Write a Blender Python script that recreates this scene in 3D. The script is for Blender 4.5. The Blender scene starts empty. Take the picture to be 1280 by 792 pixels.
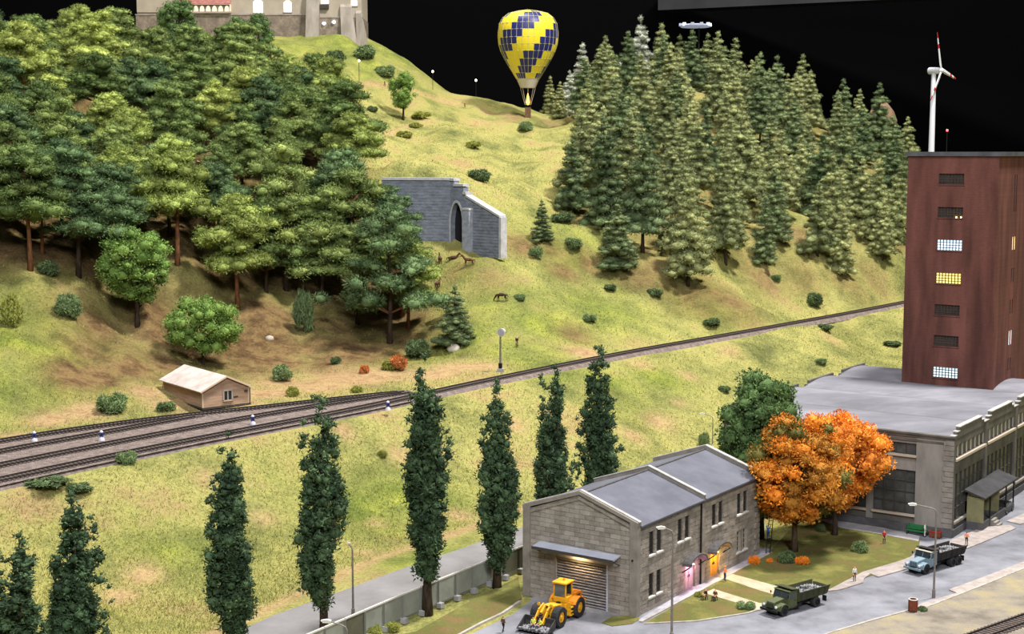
import bpy, bmesh, math, random
import numpy as np
from mathutils import Vector, Matrix

sc = bpy.context.scene
COL = sc.collection
pi = math.pi

# ---------------------------------------------------------------- camera
F, H = 1830.0, 48.0                     # focal length in pixels of the 1280x792 frame, eye height
TH = math.atan(206.0 / F)               # downward pitch
cam_d = bpy.data.cameras.new('camera'); cam = bpy.data.objects.new('camera', cam_d); COL.objects.link(cam)
cam.location = (0, 0, H); cam.rotation_euler = (pi / 2 - TH, 0, 0)
cam_d.sensor_width = 36.0; cam_d.lens = 36.0 * F / 1280.0
cam_d.clip_start = 1.0; cam_d.clip_end = 4000.0
sc.camera = cam

# ---------------------------------------------------------------- world, lamps, exposure
w = bpy.data.worlds.new('hall_darkness'); sc.world = w; w.use_nodes = True
bg = w.node_tree.nodes['Background']
bg.inputs[0].default_value = (0.62, 0.70, 1.0, 1); bg.inputs[1].default_value = 0.03

def area(name, loc, tgt, size, power, col=(1, 1, 1)):
    d = bpy.data.lights.new(name, 'AREA'); d.shape = 'DISK'; d.size = size; d.energy = power; d.color = col
    o = bpy.data.objects.new(name, d); COL.objects.link(o); o.location = loc
    o.rotation_euler = (Vector(tgt) - Vector(loc)).to_track_quat('-Z', 'Y').to_euler()
    return o
# the show hall's ceiling lamps: one main bank to the right, a weaker one at the rear; then two added fill lights
area('ceiling_lamp_main', (165, 235, 430), (0, 260, 20), 50, 3.4e6, (1.0, 0.97, 0.92))
area('ceiling_lamp_rear', (-40, 470, 400), (0, 300, 30), 60, 1.1e6, (1.0, 0.97, 0.92))
area('fill_light_front', (-50, 10, 330), (0, 240, 20), 80, 0.72e6, (0.95, 0.97, 1.0))  # added overhead fill for the sides turned to the camera
area('fill_light_visitor_side', (50, -100, 190), (10, 220, 10), 80, 0.62e6, (0.93, 0.96, 1.0))  # added low fill that brightens upright faces

vs = sc.view_settings
vs.view_transform = 'Standard'; vs.look = 'None'; vs.exposure = 0.18; vs.gamma = 1.0; vs.use_curve_mapping = False

# ---------------------------------------------------------------- projection helpers
cT, sT = math.cos(TH), math.sin(TH)
def ray(px, py):
    u = (px - 640) / F; v = (396 - py) / F
    return np.array([u, cT + v * sT, -sT + v * cT])
def P(px, py, z=0.0):
    d = ray(px, py); t = (z - H) / d[2]
    return np.array([d[0] * t, d[1] * t, z])
def PD(px, py, D):
    d = ray(px, py); t = D / d[1]
    return np.array([d[0] * t, D, H + d[2] * t])
PHI = math.atan2(-0.567, 0.8237)        # the common orientation of the buildings

# ---------------------------------------------------------------- materials
MATS = {}
def nodes_of(m):
    m.use_nodes = True
    return m.node_tree, m.node_tree.nodes['Principled BSDF']
def mat(name, c1, c2=None, c3=None, scale=1.0, rough=0.85, spec=0.2, metal=0.0, bump=0.0, bscale=None, emis=None, es=0.0,
        var=0.0, stretch=None, alpha=None, detail=6.0, attr=None):
    if name in MATS: return MATS[name]
    m = bpy.data.materials.new(name); nt, b = nodes_of(m); MATS[name] = m
    b.inputs['Roughness'].default_value = rough
    b.inputs['Specular IOR Level'].default_value = spec
    b.inputs['Metallic'].default_value = metal
    N = nt.nodes; L = nt.links
    col = None
    tc = N.new('ShaderNodeNewGeometry'); vec = tc.outputs['Position']     # patterns run on in place, in metres
    if stretch:
        mp = N.new('ShaderNodeMapping'); mp.inputs['Scale'].default_value = stretch
        L.new(vec, mp.inputs['Vector']); vec = mp.outputs['Vector']
    if c2:
        nz = N.new('ShaderNodeTexNoise'); nz.inputs['Scale'].default_value = scale; nz.inputs['Detail'].default_value = detail
        nz.inputs['Roughness'].default_value = 0.62
        L.new(vec, nz.inputs['Vector'])
        cr = N.new('ShaderNodeValToRGB'); L.new(nz.outputs['Fac'], cr.inputs['Fac'])
        e = cr.color_ramp.elements
        e[0].position = 0.34; e[0].color = (*c1, 1); e[1].position = 0.66; e[1].color = (*c2, 1)
        if c3:
            k = cr.color_ramp.elements.new(0.5); k.color = (*c3, 1)
        col = cr.outputs['Color']
    if attr:
        at = N.new('ShaderNodeAttribute'); at.attribute_name = attr
        if col is None: col = at.outputs['Color']
        else:
            mx = N.new('ShaderNodeMix'); mx.data_type = 'RGBA'; mx.blend_type = 'MULTIPLY'; mx.inputs['Factor'].default_value = 1
            L.new(col, mx.inputs['A']); L.new(at.outputs['Color'], mx.inputs['B']); col = mx.outputs['Result']
    if var:
        oi = N.new('ShaderNodeObjectInfo'); hs = N.new('ShaderNodeHueSaturation')
        ma = N.new('ShaderNodeMath'); ma.operation = 'MULTIPLY_ADD'; ma.inputs[1].default_value = 2 * var; ma.inputs[2].default_value = 1 - var
        L.new(oi.outputs['Random'], ma.inputs[0]); L.new(ma.outputs[0], hs.inputs['Value'])
        m2 = N.new('ShaderNodeMath'); m2.operation = 'MULTIPLY_ADD'; m2.inputs[1].default_value = -0.10 * var; m2.inputs[2].default_value = 0.5 + 0.05 * var
        L.new(oi.outputs['Random'], m2.inputs[0]); L.new(m2.outputs[0], hs.inputs['Hue'])
        if col is None: hs.inputs['Color'].default_value = (*c1, 1)
        else: L.new(col, hs.inputs['Color'])
        col = hs.outputs['Color']
    if col is None: b.inputs['Base Color'].default_value = (*c1, 1)
    else: L.new(col, b.inputs['Base Color'])
    if bump:
        n2 = N.new('ShaderNodeTexNoise'); n2.inputs['Scale'].default_value = bscale or scale * 3; n2.inputs['Detail'].default_value = 5
        L.new(vec, n2.inputs['Vector'])
        bp = N.new('ShaderNodeBump'); bp.inputs['Strength'].default_value = bump; bp.inputs['Distance'].default_value = 0.3
        L.new(n2.outputs['Fac'], bp.inputs['Height']); L.new(bp.outputs['Normal'], b.inputs['Normal'])
    if emis:
        b.inputs['Emission Color'].default_value = (*emis, 1); b.inputs['Emission Strength'].default_value = es
    if alpha is not None: b.inputs['Alpha'].default_value = alpha
    m.diffuse_color = (*c1, 1)
    return m

def hexc(r, g, b):
    f = lambda x: ((x / 255 + 0.055) / 1.055) ** 2.4 if x > 10 else x / 255 / 12.92
    return (f(r), f(g), f(b))

# ---------------------------------------------------------------- object helpers
def thing(name, label, cat, loc=(0, 0, 0), rotz=0.0, group=None):
    o = bpy.data.objects.new(name, None); COL.objects.link(o); o.empty_display_size = 0.5
    o.location = [float(c) for c in loc]; o.rotation_euler = (0, 0, rotz)
    o['label'] = label; o['category'] = cat
    if group: o['group'] = group
    return o
def tag(o, label, cat, group=None, kind=None):
    o['label'] = label; o['category'] = cat
    if group: o['group'] = group
    if kind: o['kind'] = kind
    return o
def link(name, me, parent=None, loc=None, rot=None, scale=None):
    o = bpy.data.objects.new(name, me); COL.objects.link(o)
    if parent is not None: o.parent = parent
    if loc is not None: o.location = [float(c) for c in loc]
    if rot is not None: o.rotation_euler = rot
    if scale is not None: o.scale = scale
    return o

class MB:
    def __init__(s): s.v = []; s.f = []; s.m = []
    def add(s, vs, fs, m=0):
        k = len(s.v); s.v += [tuple(float(c) for c in p) for p in vs]
        s.f += [[i + k for i in f] for f in fs]; s.m += [m] * len(fs); return s
    def box(s, x0, x1, y0, y1, z0, z1, m=0):
        v = [(x, y, z) for z in (z0, z1) for y in (y0, y1) for x in (x0, x1)]
        return s.add(v, [(0, 2, 3, 1), (4, 5, 7, 6), (0, 1, 5, 4), (2, 6, 7, 3), (0, 4, 6, 2), (1, 3, 7, 5)], m)
    def obox(s, c, size, rot=(0, 0, 0), m=0):
        from mathutils import Euler
        R = Euler(rot).to_matrix(); c = Vector(c); hx, hy, hz = [k / 2 for k in size]
        v = [c + R @ Vector((x, y, z)) for z in (-hz, hz) for y in (-hy, hy) for x in (-hx, hx)]
        return s.add(v, [(0, 2, 3, 1), (4, 5, 7, 6), (0, 1, 5, 4), (2, 6, 7, 3), (0, 4, 6, 2), (1, 3, 7, 5)], m)
    def bar(s, p0, p1, wx, wy, m=0, up=(0, 0, 1)):
        p0 = Vector(p0); p1 = Vector(p1); d = (p1 - p0).normalized(); u = Vector(up)
        if abs(d.dot(u)) > 0.98: u = Vector((0, 1, 0))
        a = d.cross(u).normalized() * wx / 2; b = a.cross(d).normalized() * wy / 2
        v = [p + i * a + j * b for p in (p0, p1) for (i, j) in ((-1, -1), (1, -1), (1, 1), (-1, 1))]
        return s.add(v, [(3, 2, 1, 0), (4, 5, 6, 7), (0, 1, 5, 4), (1, 2, 6, 5), (2, 3, 7, 6), (3, 0, 4, 7)], m)
    def tube(s, pts, rs, n=8, caps=True, m=0):
        pts = [Vector([float(c) for c in p]) for p in pts]
        if not hasattr(rs, '__len__'): rs = [rs] * len(pts)
        vs = []; fs = []
        for i, p in enumerate(pts):
            d = (pts[min(i + 1, len(pts) - 1)] - pts[max(i - 1, 0)]).normalized()
            u = Vector((0, 0, 1)) if abs(d.z) < 0.95 else Vector((1, 0, 0))
            a = d.cross(u).normalized(); b = a.cross(d).normalized()
            for k in range(n):
                t = 2 * pi * k / n; vs.append(p + (a * math.cos(t) + b * math.sin(t)) * rs[i])
        for i in range(len(pts) - 1):
            for k in range(n):
                k2 = (k + 1) % n
                fs.append((i * n + k, (i + 1) * n + k, (i + 1) * n + k2, i * n + k2))
        if caps:
            fs.append(tuple(range(n))); fs.append(tuple(reversed([(len(pts) - 1) * n + k for k in range(n)])))
        return s.add(vs, fs, m)
    def extr(s, poly, axis, a, b, m=0):
        """polygon in the two other axes (cyclic order), extruded along axis from a to b"""
        def mk(p, t):
            return {'x': (t, p[0], p[1]), 'y': (p[0], t, p[1]), 'z': (p[0], p[1], t)}[axis]
        n = len(poly); vs = [mk(p, a) for p in poly] + [mk(p, b) for p in poly]
        fs = [tuple(range(n)), tuple(reversed(range(n, 2 * n)))] + [(i, i + n, (i + 1) % n + n, (i + 1) % n) for i in range(n)]
        return s.add(vs, fs, m)
    def lathe(s, prof, n=16, c=(0, 0, 0), axis='z', m=0, caps=True):
        vs = []; fs = []
        for r, z in prof:
            for k in range(n):
                t = 2 * pi * k / n; x, y = r * math.cos(t), r * math.sin(t)
                q = {'z': (x, y, z), 'x': (z, x, y), 'y': (x, z, y)}[axis]
                vs.append((q[0] + c[0], q[1] + c[1], q[2] + c[2]))
        for i in range(len(prof) - 1):
            for k in range(n):
                k2 = (k + 1) % n; fs.append((i * n + k, i * n + k2, (i + 1) * n + k2, (i + 1) * n + k))
        if caps:
            fs.append(tuple(reversed(range(n)))); fs.append(tuple((len(prof) - 1) * n + k for k in range(n)))
        return s.add(vs, fs, m)
    def mesh(s, name, mats, smooth=False, recalc=True):
        me = bpy.data.meshes.new(name); me.from_pydata(s.v, [], s.f)
        if not isinstance(mats, (list, tuple)): mats = [mats]
        for q in mats: me.materials.append(q)
        if len(mats) > 1: me.polygons.foreach_set('material_index', s.m)
        if recalc:
            bm = bmesh.new(); bm.from_mesh(me); bmesh.ops.recalc_face_normals(bm, faces=bm.faces); bm.to_mesh(me); bm.free()
        if smooth: me.polygons.foreach_set('use_smooth', [True] * len(me.polygons))
        me.update(); return me
    def build(s, name, mats, parent=None, loc=None, rot=None, smooth=False, bevel=0.0):
        o = link(name, s.mesh(name, mats, smooth), parent, loc, rot)
        if bevel:
            md = o.modifiers.new('bevel', 'BEVEL'); md.width = bevel; md.segments = 2; md.limit_method = 'ANGLE'
        return o

# ---------------------------------------------------------------- the terrain: a height field through surveyed points
SURV = []
def sv(px, py, D): SURV.append(tuple(PD(px, py, D)))
def sz(px, py, z): SURV.append(tuple(P(px, py, z)))
def sw(x, y, z): SURV.append((x, y, z))
# railway ledge (z about 10 left to 13.5 right), both sides of the tracks
def rail_z(x): return 10.0 + 3.5 * min(1, max(0, (x + 60) / 145.0))
TRK = {
 'A': [(-160, 582), (-80, 566), (0, 551), (80, 539), (160, 527), (251, 517.5), (340, 508.5), (419, 499), (466, 493.5), (515, 489.5)],
 'B': [(-160, 597), (-80, 580.5), (0, 564.5), (80, 550), (160, 536), (210, 526.5), (251, 519)],
 'C': [(-160, 616), (-80, 598.5), (0, 582), (80, 566), (160, 550.5), (251, 533), (340, 517), (430, 502), (481, 494.5), (515, 490)],
 'D': [(-160, 636), (-80, 618), (0, 600), (80, 583), (160, 566.5), (251, 548), (340, 531.5), (400, 520.5), (480, 505), (540, 490),
       (620, 473.5), (700, 457), (800, 437.5), (900, 420.5), (1000, 402.5), (1070, 390), (1130, 378), (1200, 365), (1290, 350)]}
def on_rail(px, py):
    z = 11.0
    for _ in range(6):
        p = P(px, py, z); z = rail_z(p[0])
    return P(px, py, z)
TRKW = {k: [on_rail(*q) for q in v] for k, v in TRK.items()}
for k in ('A', 'D'):
    for q in TRKW[k]: sw(q[0], q[1], q[2] - 0.25)
for q in TRKW['A'][:8]: sw(q[0] - 2.5, q[1] + 4.5, q[2] - 0.2)
for q in TRKW['D'][:9]: sw(q[0] + 2.2, q[1] - 3.5, q[2] - 0.5)
for q in TRKW['D'][9:]: sw(q[0] + 2.5, q[1] - 4.5, q[2] - 0.5)
for q in TRKW['D'][10:]: sw(q[0] - 2.5, q[1] + 4.5, q[2] - 0.2)
# hill foot and left slope
for q in [(30, 530, 203), (120, 505, 212), (330, 470, 243), (450, 455, 252), (540, 442, 262)]: sv(*q)
for q in [(30, 440, 222), (30, 340, 240), (-100, 420, 222), (-100, 300, 245), (150, 410, 243), (200, 330, 263), (290, 410, 262), (350, 360, 280), (440, 400, 275),
          (510, 390, 285), (250, 230, 305), (100, 250, 280), (0, 250, 268), (420, 290, 305), (100, 150, 318), (300, 150, 355), (0, 130, 325), (-100, 150, 310), (400, 190, 350),
          (430, 118, 430), (340, 90, 425), (230, 85, 420), (100, 75, 410), (0, 65, 410), (-100, 60, 400)]: sv(*q)
# castle knoll
for q in [(190, 53, 470), (300, 50, 472), (400, 48, 478), (465, 53, 484), (480, 55, 486), (491, 58, 484), (513, 84, 482), (540, 112, 480), (600, 127, 476), (640, 141, 470), (440, 72, 462)]: sv(*q)
for x in (-130, -90, -60): sw(x, 505, 86)
for q in [(500, 78, 505), (522, 102, 505), (560, 124, 505), (605, 140, 505)]: sv(*q)
# upper meadow, portal, horses' meadow
for q in [(500, 150, 422), (560, 170, 400), (600, 200, 372), (640, 230, 350), (680, 170, 420), (720, 151, 450), (540, 207, 324), (600, 235, 322), (650, 260, 325), (480, 205, 330),
          (560, 306, 300), (622, 316, 291), (650, 300, 302), (590, 330, 288), (627, 377, 274), (600, 400, 267), (645, 436, 257), (580, 430, 260), (700, 400, 276),
          (700, 350, 290), (680, 300, 306), (760, 335, 302), (720, 270, 322), (720, 230, 346)]: sv(*q)
# right hill
for q in [(800, 385, 287), (860, 362, 300), (800, 320, 311), (900, 332, 318), (950, 383, 298), (1000, 330, 331), (1050, 345, 333), (1100, 335, 343), (1130, 322, 352),
          (760, 200, 378), (900, 230, 378), (1000, 250, 388), (1100, 262, 398), (800, 135, 428), (860, 118, 446), (950, 152, 438), (1050, 182, 438), (1130, 222, 428),
          (740, 146, 462), (690, 147, 466), (1250, 260, 420), (1250, 330, 360)]: sv(*q)
for x, y, z in [(0, 545, 50), (-130, 580, 70), (60, 540, 50), (110, 530, 42), (170, 520, 34), (-200, 450, 82), (-200, 330, 62), (-190, 230, 26), (-150, 178, 12), (230, 420, 30), (230, 330, 18), (220, 250, 10)]:
    sw(x, y, z)
# the meadow between road and railway
for q in [(60, 690, 3.2), (150, 650, 5.5), (250, 620, 5.5), (350, 640, 3.0), (450, 580, 5.5), (560, 560, 5.2), (620, 640, 0.8), (800, 520, 5.0), (880, 540, 2.5), (950, 470, 6.5), (1080, 430, 8.0)]: sz(*q)
# the flat yard in front
for q in [(320, 790), (430, 735), (560, 690), (650, 660), (760, 610), (890, 570), (640, 790), (900, 760), (1100, 700), (1270, 680)]: sz(*q, 0)
for x, y in [(-45, 112), (-20, 105), (20, 105), (70, 110), (120, 120), (110, 160), (60, 200), (100, 210), (150, 200), (70, 240), (110, 250), (-70, 118)]: sw(x, y, 0)

S = np.array(SURV)
def tps_fit(S, lam=1.5):
    X = S[:, :2] / 100.0; n = len(X)
    d2 = ((X[:, None] - X[None]) ** 2).sum(-1); K = 0.5 * d2 * np.log(d2 + 1e-12)
    A = np.zeros((n + 3, n + 3)); A[:n, :n] = K + lam * 1e-3 * np.eye(n); A[:n, n] = 1; A[:n, n + 1:] = X; A[n, :n] = 1; A[n + 1:, :n] = X.T
    return X, np.linalg.solve(A, np.r_[S[:, 2], 0, 0, 0])
TX, TW = tps_fit(S)
def tps(x, y):
    q = np.stack([x, y], -1).reshape(-1, 2) / 100.0; out = np.empty(len(q))
    for i in range(0, len(q), 20000):
        b = q[i:i + 20000]; d2 = ((b[:, None] - TX[None]) ** 2).sum(-1)
        out[i:i + 20000] = (0.5 * d2 * np.log(d2 + 1e-12)) @ TW[:-3] + TW[-3] + b @ TW[-2:]
    return out.reshape(np.shape(x))
RNG = np.random.default_rng(7)
def vnoise(x, y, scale, seed):
    r = np.random.default_rng(seed); T = r.random((64, 64)); u = x / scale; v = y / scale
    i = np.floor(u).astype(int); j = np.floor(v).astype(int); fu = u - i; fv = v - j
    fu = fu * fu * (3 - 2 * fu); fv = fv * fv * (3 - 2 * fv); g = lambda a, b: T[a % 64, b % 64]
    return (g(i, j) * (1 - fu) + g(i + 1, j) * fu) * (1 - fv) + (g(i, j + 1) * (1 - fu) + g(i + 1, j + 1) * fu) * fv
def seg_dist(x, y, pts):
    best = np.full(np.shape(x), 1e9)
    for a, b in zip(pts[:-1], pts[1:]):
        ax, ay = a[0], a[1]; dx, dy = b[0] - ax, b[1] - ay; L = dx * dx + dy * dy
        t = np.clip(((x - ax) * dx + (y - ay) * dy) / L, 0, 1)
        best = np.minimum(best, np.hypot(x - ax - t * dx, y - ay - t * dy))
    return best
# far edge of the flat yard (the back kerb of the road behind the poplars, then behind the buildings)
YARD = [(-120, 40), (-62, 100), tuple(P(300, 782)[:2]), tuple(P(400, 733)[:2]), tuple(P(480, 697)[:2]), tuple(P(560, 672)[:2]), tuple(P(650, 640)[:2]), tuple(P(760, 605)[:2]), tuple(P(880, 572)[:2]),
        (44, 232), (62, 252), (95, 262), (130, 240), (170, 215), (300, 180)]
def yard_d(x, y):
    """signed distance: positive behind the yard edge"""
    ex = np.array([p[0] for p in YARD]); ey = np.array([p[1] for p in YARD])
    return np.where(y > np.interp(x, ex, ey), 1, -1) * seg_dist(x, y, YARD)
GX = np.arange(-190, 232, 1.4); GY = np.concatenate([np.arange(92, 300, 1.3), np.arange(300, 560, 2.0)])
XX, YY = np.meshgrid(GX, GY)
ZZ = tps(XX, YY)
yd = yard_d(XX, YY)
rd = np.minimum(seg_dist(XX, YY, TRKW['A']), seg_dist(XX, YY, TRKW['D'])); rd = np.minimum(rd, seg_dist(XX, YY, TRKW['C']))
rough = np.clip((rd - 3) / 8, 0, 1) * np.clip(yd / 10, 0, 1)
hill = np.clip((ZZ - 14) / 20, 0, 1)
ZZ = ZZ + rough * ((vnoise(XX, YY, 14, 1) - 0.5) * (1.0 + 3.4 * hill) + (vnoise(XX, YY, 6, 2) - 0.5) * (0.5 + 2.0 * hill) + (vnoise(XX, YY, 2.6, 3) - 0.5) * (0.12 + 0.4 * hill))
gul = np.clip((ZZ - 11.5) / 4, 0, 1) * np.clip((XX + 190) / 30, 0, 1) * np.clip((-8 - XX) / 12, 0, 1) * np.clip((330 - YY) / 40, 0, 1)
ZZ = ZZ + gul * ((vnoise(XX + .35 * YY, YY * .28, 5.0, 21) - .5) * 2.6 + (vnoise(XX + .3 * YY, YY * .4, 2.4, 22) - .5) * 1.0)
gul2 = np.clip((ZZ - 15) / 4, 0, 1) * np.clip((XX - 10) / 12, 0, 1) * np.clip((360 - YY) / 40, 0, 1)
ZZ = ZZ + gul2 * (vnoise(XX - .45 * YY, YY * .28, 5.0, 23) - .5) * 2.0
t = np.clip(yd / 9, 0, 1); t = t * t * (3 - 2 * t)
ZZ = np.maximum(ZZ, 0.0) * t
tr = np.clip((rd - 2.2) / 3, 0, 1); ZR = np.array([[rail_z(x) for x in GX]] * len(GY)) - 0.45
inr = np.clip((7 - rd) / 3, 0, 1)
ZZ = np.where(rd < 5.2, ZR * (1 - tr) + ZZ * tr, ZZ)
# between the four tracks the ledge is level
ax = np.interp(XX, [q[0] for q in TRKW['A']], [q[1] for q in TRKW['A']]); dx_ = np.interp(XX, [q[0] for q in TRKW['D']], [q[1] for q in TRKW['D']])
ZZ = np.where((YY < ax + 1) & (YY > dx_ - 1) & (XX < 0), ZR, ZZ)
ZZ = np.where(yd < 0, -0.06, ZZ - 0.06)
def gz(x, y):
    i = int(np.clip(np.searchsorted(GX, x) - 1, 0, len(GX) - 2)); j = int(np.clip(np.searchsorted(GY, y) - 1, 0, len(GY) - 2))
    u = min(1, max(0, (x - GX[i]) / (GX[i + 1] - GX[i]))); v = min(1, max(0, (y - GY[j]) / (GY[j + 1] - GY[j])))
    return (ZZ[j, i] * (1 - u) + ZZ[j, i + 1] * u) * (1 - v) + (ZZ[j + 1, i] * (1 - u) + ZZ[j + 1, i + 1] * u) * v
def G(px, py):
    """where the line of sight through a pixel first meets the ground"""
    d = ray(px, py); D = 100.0
    while D < 555:
        x, y, z = d[0] / d[1] * D, D, H + d[2] / d[1] * D
        if gz(x, y) >= z: break
        D += 0.5
    x = d[0] / d[1] * D; return (x, D, gz(x, D))

# ---------------------------------------------------------------- ground colours (what grows where)
def pts(l): return [G(*q) for q in l]
def blob(l):
    m = np.zeros(XX.shape)
    for px, py, r in l:
        x, y, _ = G(px, py); m = np.maximum(m, np.exp(-(((XX - x) ** 2 + (YY - y) ** 2) / r ** 2)))
    return m
gy_, gx_ = np.gradient(ZZ, GY, GX); slope = np.hypot(gx_, gy_)
def inpoly(poly):
    c = np.zeros(XX.shape, bool); n = len(poly)
    for i in range(n):
        x0, y0 = poly[i][:2]; x1, y1 = poly[i - 1][:2]
        k = ((y0 > YY) != (y1 > YY)) & (XX < (x1 - x0) * (YY - y0) / (y1 - y0 + 1e-9) + x0); c ^= k
    return c
PINE_POLY = pts([(-60, 335), (40, 340), (110, 350), (220, 335), (300, 380), (365, 365), (430, 392), (490, 432), (535, 400), (500, 345), (468, 305), (445, 255), (430, 200), (420, 155), (350, 130), (260, 122), (150, 114), (0, 104), (-60, 100)])
SPRUCE_POLY = pts([(705, 262), (745, 282), (800, 318), (860, 350), (905, 328), (955, 330), (1005, 318), (1052, 338), (1100, 322), (1135, 305)]) + [(112, 445, 0), (70, 465, 0), (35, 472, 0), (14, 468, 0)] + pts([(690, 152), (745, 152), (740, 205), (715, 240)])
def soft(m, r):
    m = m.astype(float)
    for _ in range(r):
        p = np.pad(m, 1, mode='edge'); m = (p[:-2, 1:-1] + p[2:, 1:-1] + p[1:-1, :-2] + p[1:-1, 2:] + m) / 5
    return m
forest = soft(inpoly(PINE_POLY), 6)
forest2 = soft(inpoly(SPRUCE_POLY), 4)
n8 = vnoise(XX, YY, 9, 11); n4 = vnoise(XX, YY, 4, 12); n2 = vnoise(XX, YY, 1.9, 13)
nn = 0.5 * n8 + 0.3 * n4 + 0.2 * n2
dirt = np.clip(forest * (0.9 + 0.9 * (nn - 0.5)), 0, 1) + np.clip(forest2 * (0.40 + 1.2 * (nn - 0.5)), 0, 1)
dirt = np.maximum(dirt, np.clip(blob([(300, 440, 13), (350, 430, 12), (390, 440, 12), (430, 440, 10), (230, 420, 9), (440, 420, 10), (330, 400, 10), (250, 440, 7), (500, 430, 8), (470, 435, 9), (270, 400, 10), (200, 400, 9), (120, 440, 7), (110, 400, 7), (90, 470, 5), (160, 450, 9), (380, 455, 8), (310, 460, 7), (130, 470, 5), (200, 455, 6)]) * (0.3 + 1.5 * nn), 0, 1))
dirt = np.maximum(dirt, np.clip(blob([(830, 345, 7), (870, 365, 7), (910, 375, 7), (800, 350, 6), (950, 350, 6), (730, 275, 6), (690, 310, 4), (705, 340, 4), (655, 310, 4), (720, 420, 4), (870, 380, 6), (1000, 345, 6), (1060, 352, 6), (610, 350, 4), (575, 335, 4), (740, 330, 4), (640, 300, 5), (1090, 345, 5)]) * (0.1 + 1.3 * nn), 0, 1))
dirt = np.clip(dirt, 0, 1)
sand = blob([(185, 490, 3.5), (300, 505, 4), (330, 490, 7), (400, 482, 8), (450, 476, 8), (500, 470, 7), (540, 468, 6), (470, 468, 6), (350, 480, 5), (570, 460, 5), (600, 458, 4), (215, 505, 4), (60, 525, 4), (110, 515, 4), (260, 508, 6), (730, 440, 4), (20, 545, 3), (420, 470, 6)]) * (0.6 + 0.9 * nn)
sand = np.maximum(sand, 1.0 * blob([(455, 693, 1.6), (575, 645, 2.0), (470, 655, 1.0), (540, 560, 2.2), (825, 528, 2.6), (800, 455, 2.4), (790, 545, 2.0), (690, 520, 2), (860, 470, 1.6), (610, 700, 1.0), (330, 650, 1.6), (180, 720, 2.2), (150, 745, 2.0), (500, 570, 2), (640, 530, 2), (850, 505, 1.5), (910, 440, 2.2), (1040, 425, 2), (430, 540, 1.6), (255, 600, 1.6)]) * (0.45 + 1.0 * nn))
PATHS = [pts([(400, 118), (425, 110), (460, 106), (520, 115), (580, 130), (640, 146)]), pts([(430, 98), (410, 100), (380, 95)]), pts([(455, 160), (520, 155), (600, 152), (680, 150), (760, 154)]), pts([(470, 106), (425, 100)])]
for p in PATHS: sand = np.maximum(sand, np.clip(1.25 - seg_dist(XX, YY, p) / 2.2, 0, 1) * (0.35 + 0.75 * nn))
rdall = np.minimum(rd, seg_dist(XX, YY, TRKW['B']))
roadedge = np.clip(1 - np.abs(yd - 0.8) / 1.6, 0, 1)
sand = np.clip(np.maximum(sand, roadedge * (XX < 40)), 0, 1)
green = blob([(40, 440, 18), (20, 500, 14), (60, 410, 10), (420, 65, 20), (500, 70, 14), (470, 80, 14), (640, 430, 12), (600, 420, 12), (660, 400, 14), (620, 380, 12), (700, 300, 12), (640, 380, 12), (560, 430, 10), (470, 330, 8), (590, 330, 8), (540, 700, 8), (440, 640, 9), (230, 690, 6), (520, 620, 8), (760, 480, 8), (820, 470, 6), (700, 470, 6), (880, 380, 8), (760, 390, 10), (350, 60, 20)])
green = np.clip(green * (0.2 + 1.2 * nn), 0, 1)
n = XX.size; nx = len(GX); ny = len(GY)
verts = np.stack([XX.ravel(), YY.ravel(), ZZ.ravel()], -1)
idx = np.arange(n).reshape(ny, nx)
quads = np.stack([idx[:-1, :-1], idx[:-1, 1:], idx[1:, 1:], idx[1:, :-1]], -1).reshape(-1, 4)
me = bpy.data.meshes.new('ground_terrain')
me.vertices.add(n); me.vertices.foreach_set('co', verts.ravel().astype(np.float32))
me.loops.add(quads.size); me.loops.foreach_set('vertex_index', quads.ravel().astype(np.int32))
me.polygons.add(len(quads)); me.polygons.foreach_set('loop_start', np.arange(0, quads.size, 4, dtype=np.int32)); me.polygons.foreach_set('loop_total', np.full(len(quads), 4, np.int32))
me.update(calc_edges=True); me.polygons.foreach_set('use_smooth', np.ones(len(quads), bool))
ca = me.color_attributes.new('cover', 'FLOAT_COLOR', 'POINT')
ca.data.foreach_set('color', np.stack([dirt.ravel(), sand.ravel(), green.ravel(), np.ones(n)], -1).ravel().astype(np.float32))

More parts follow.
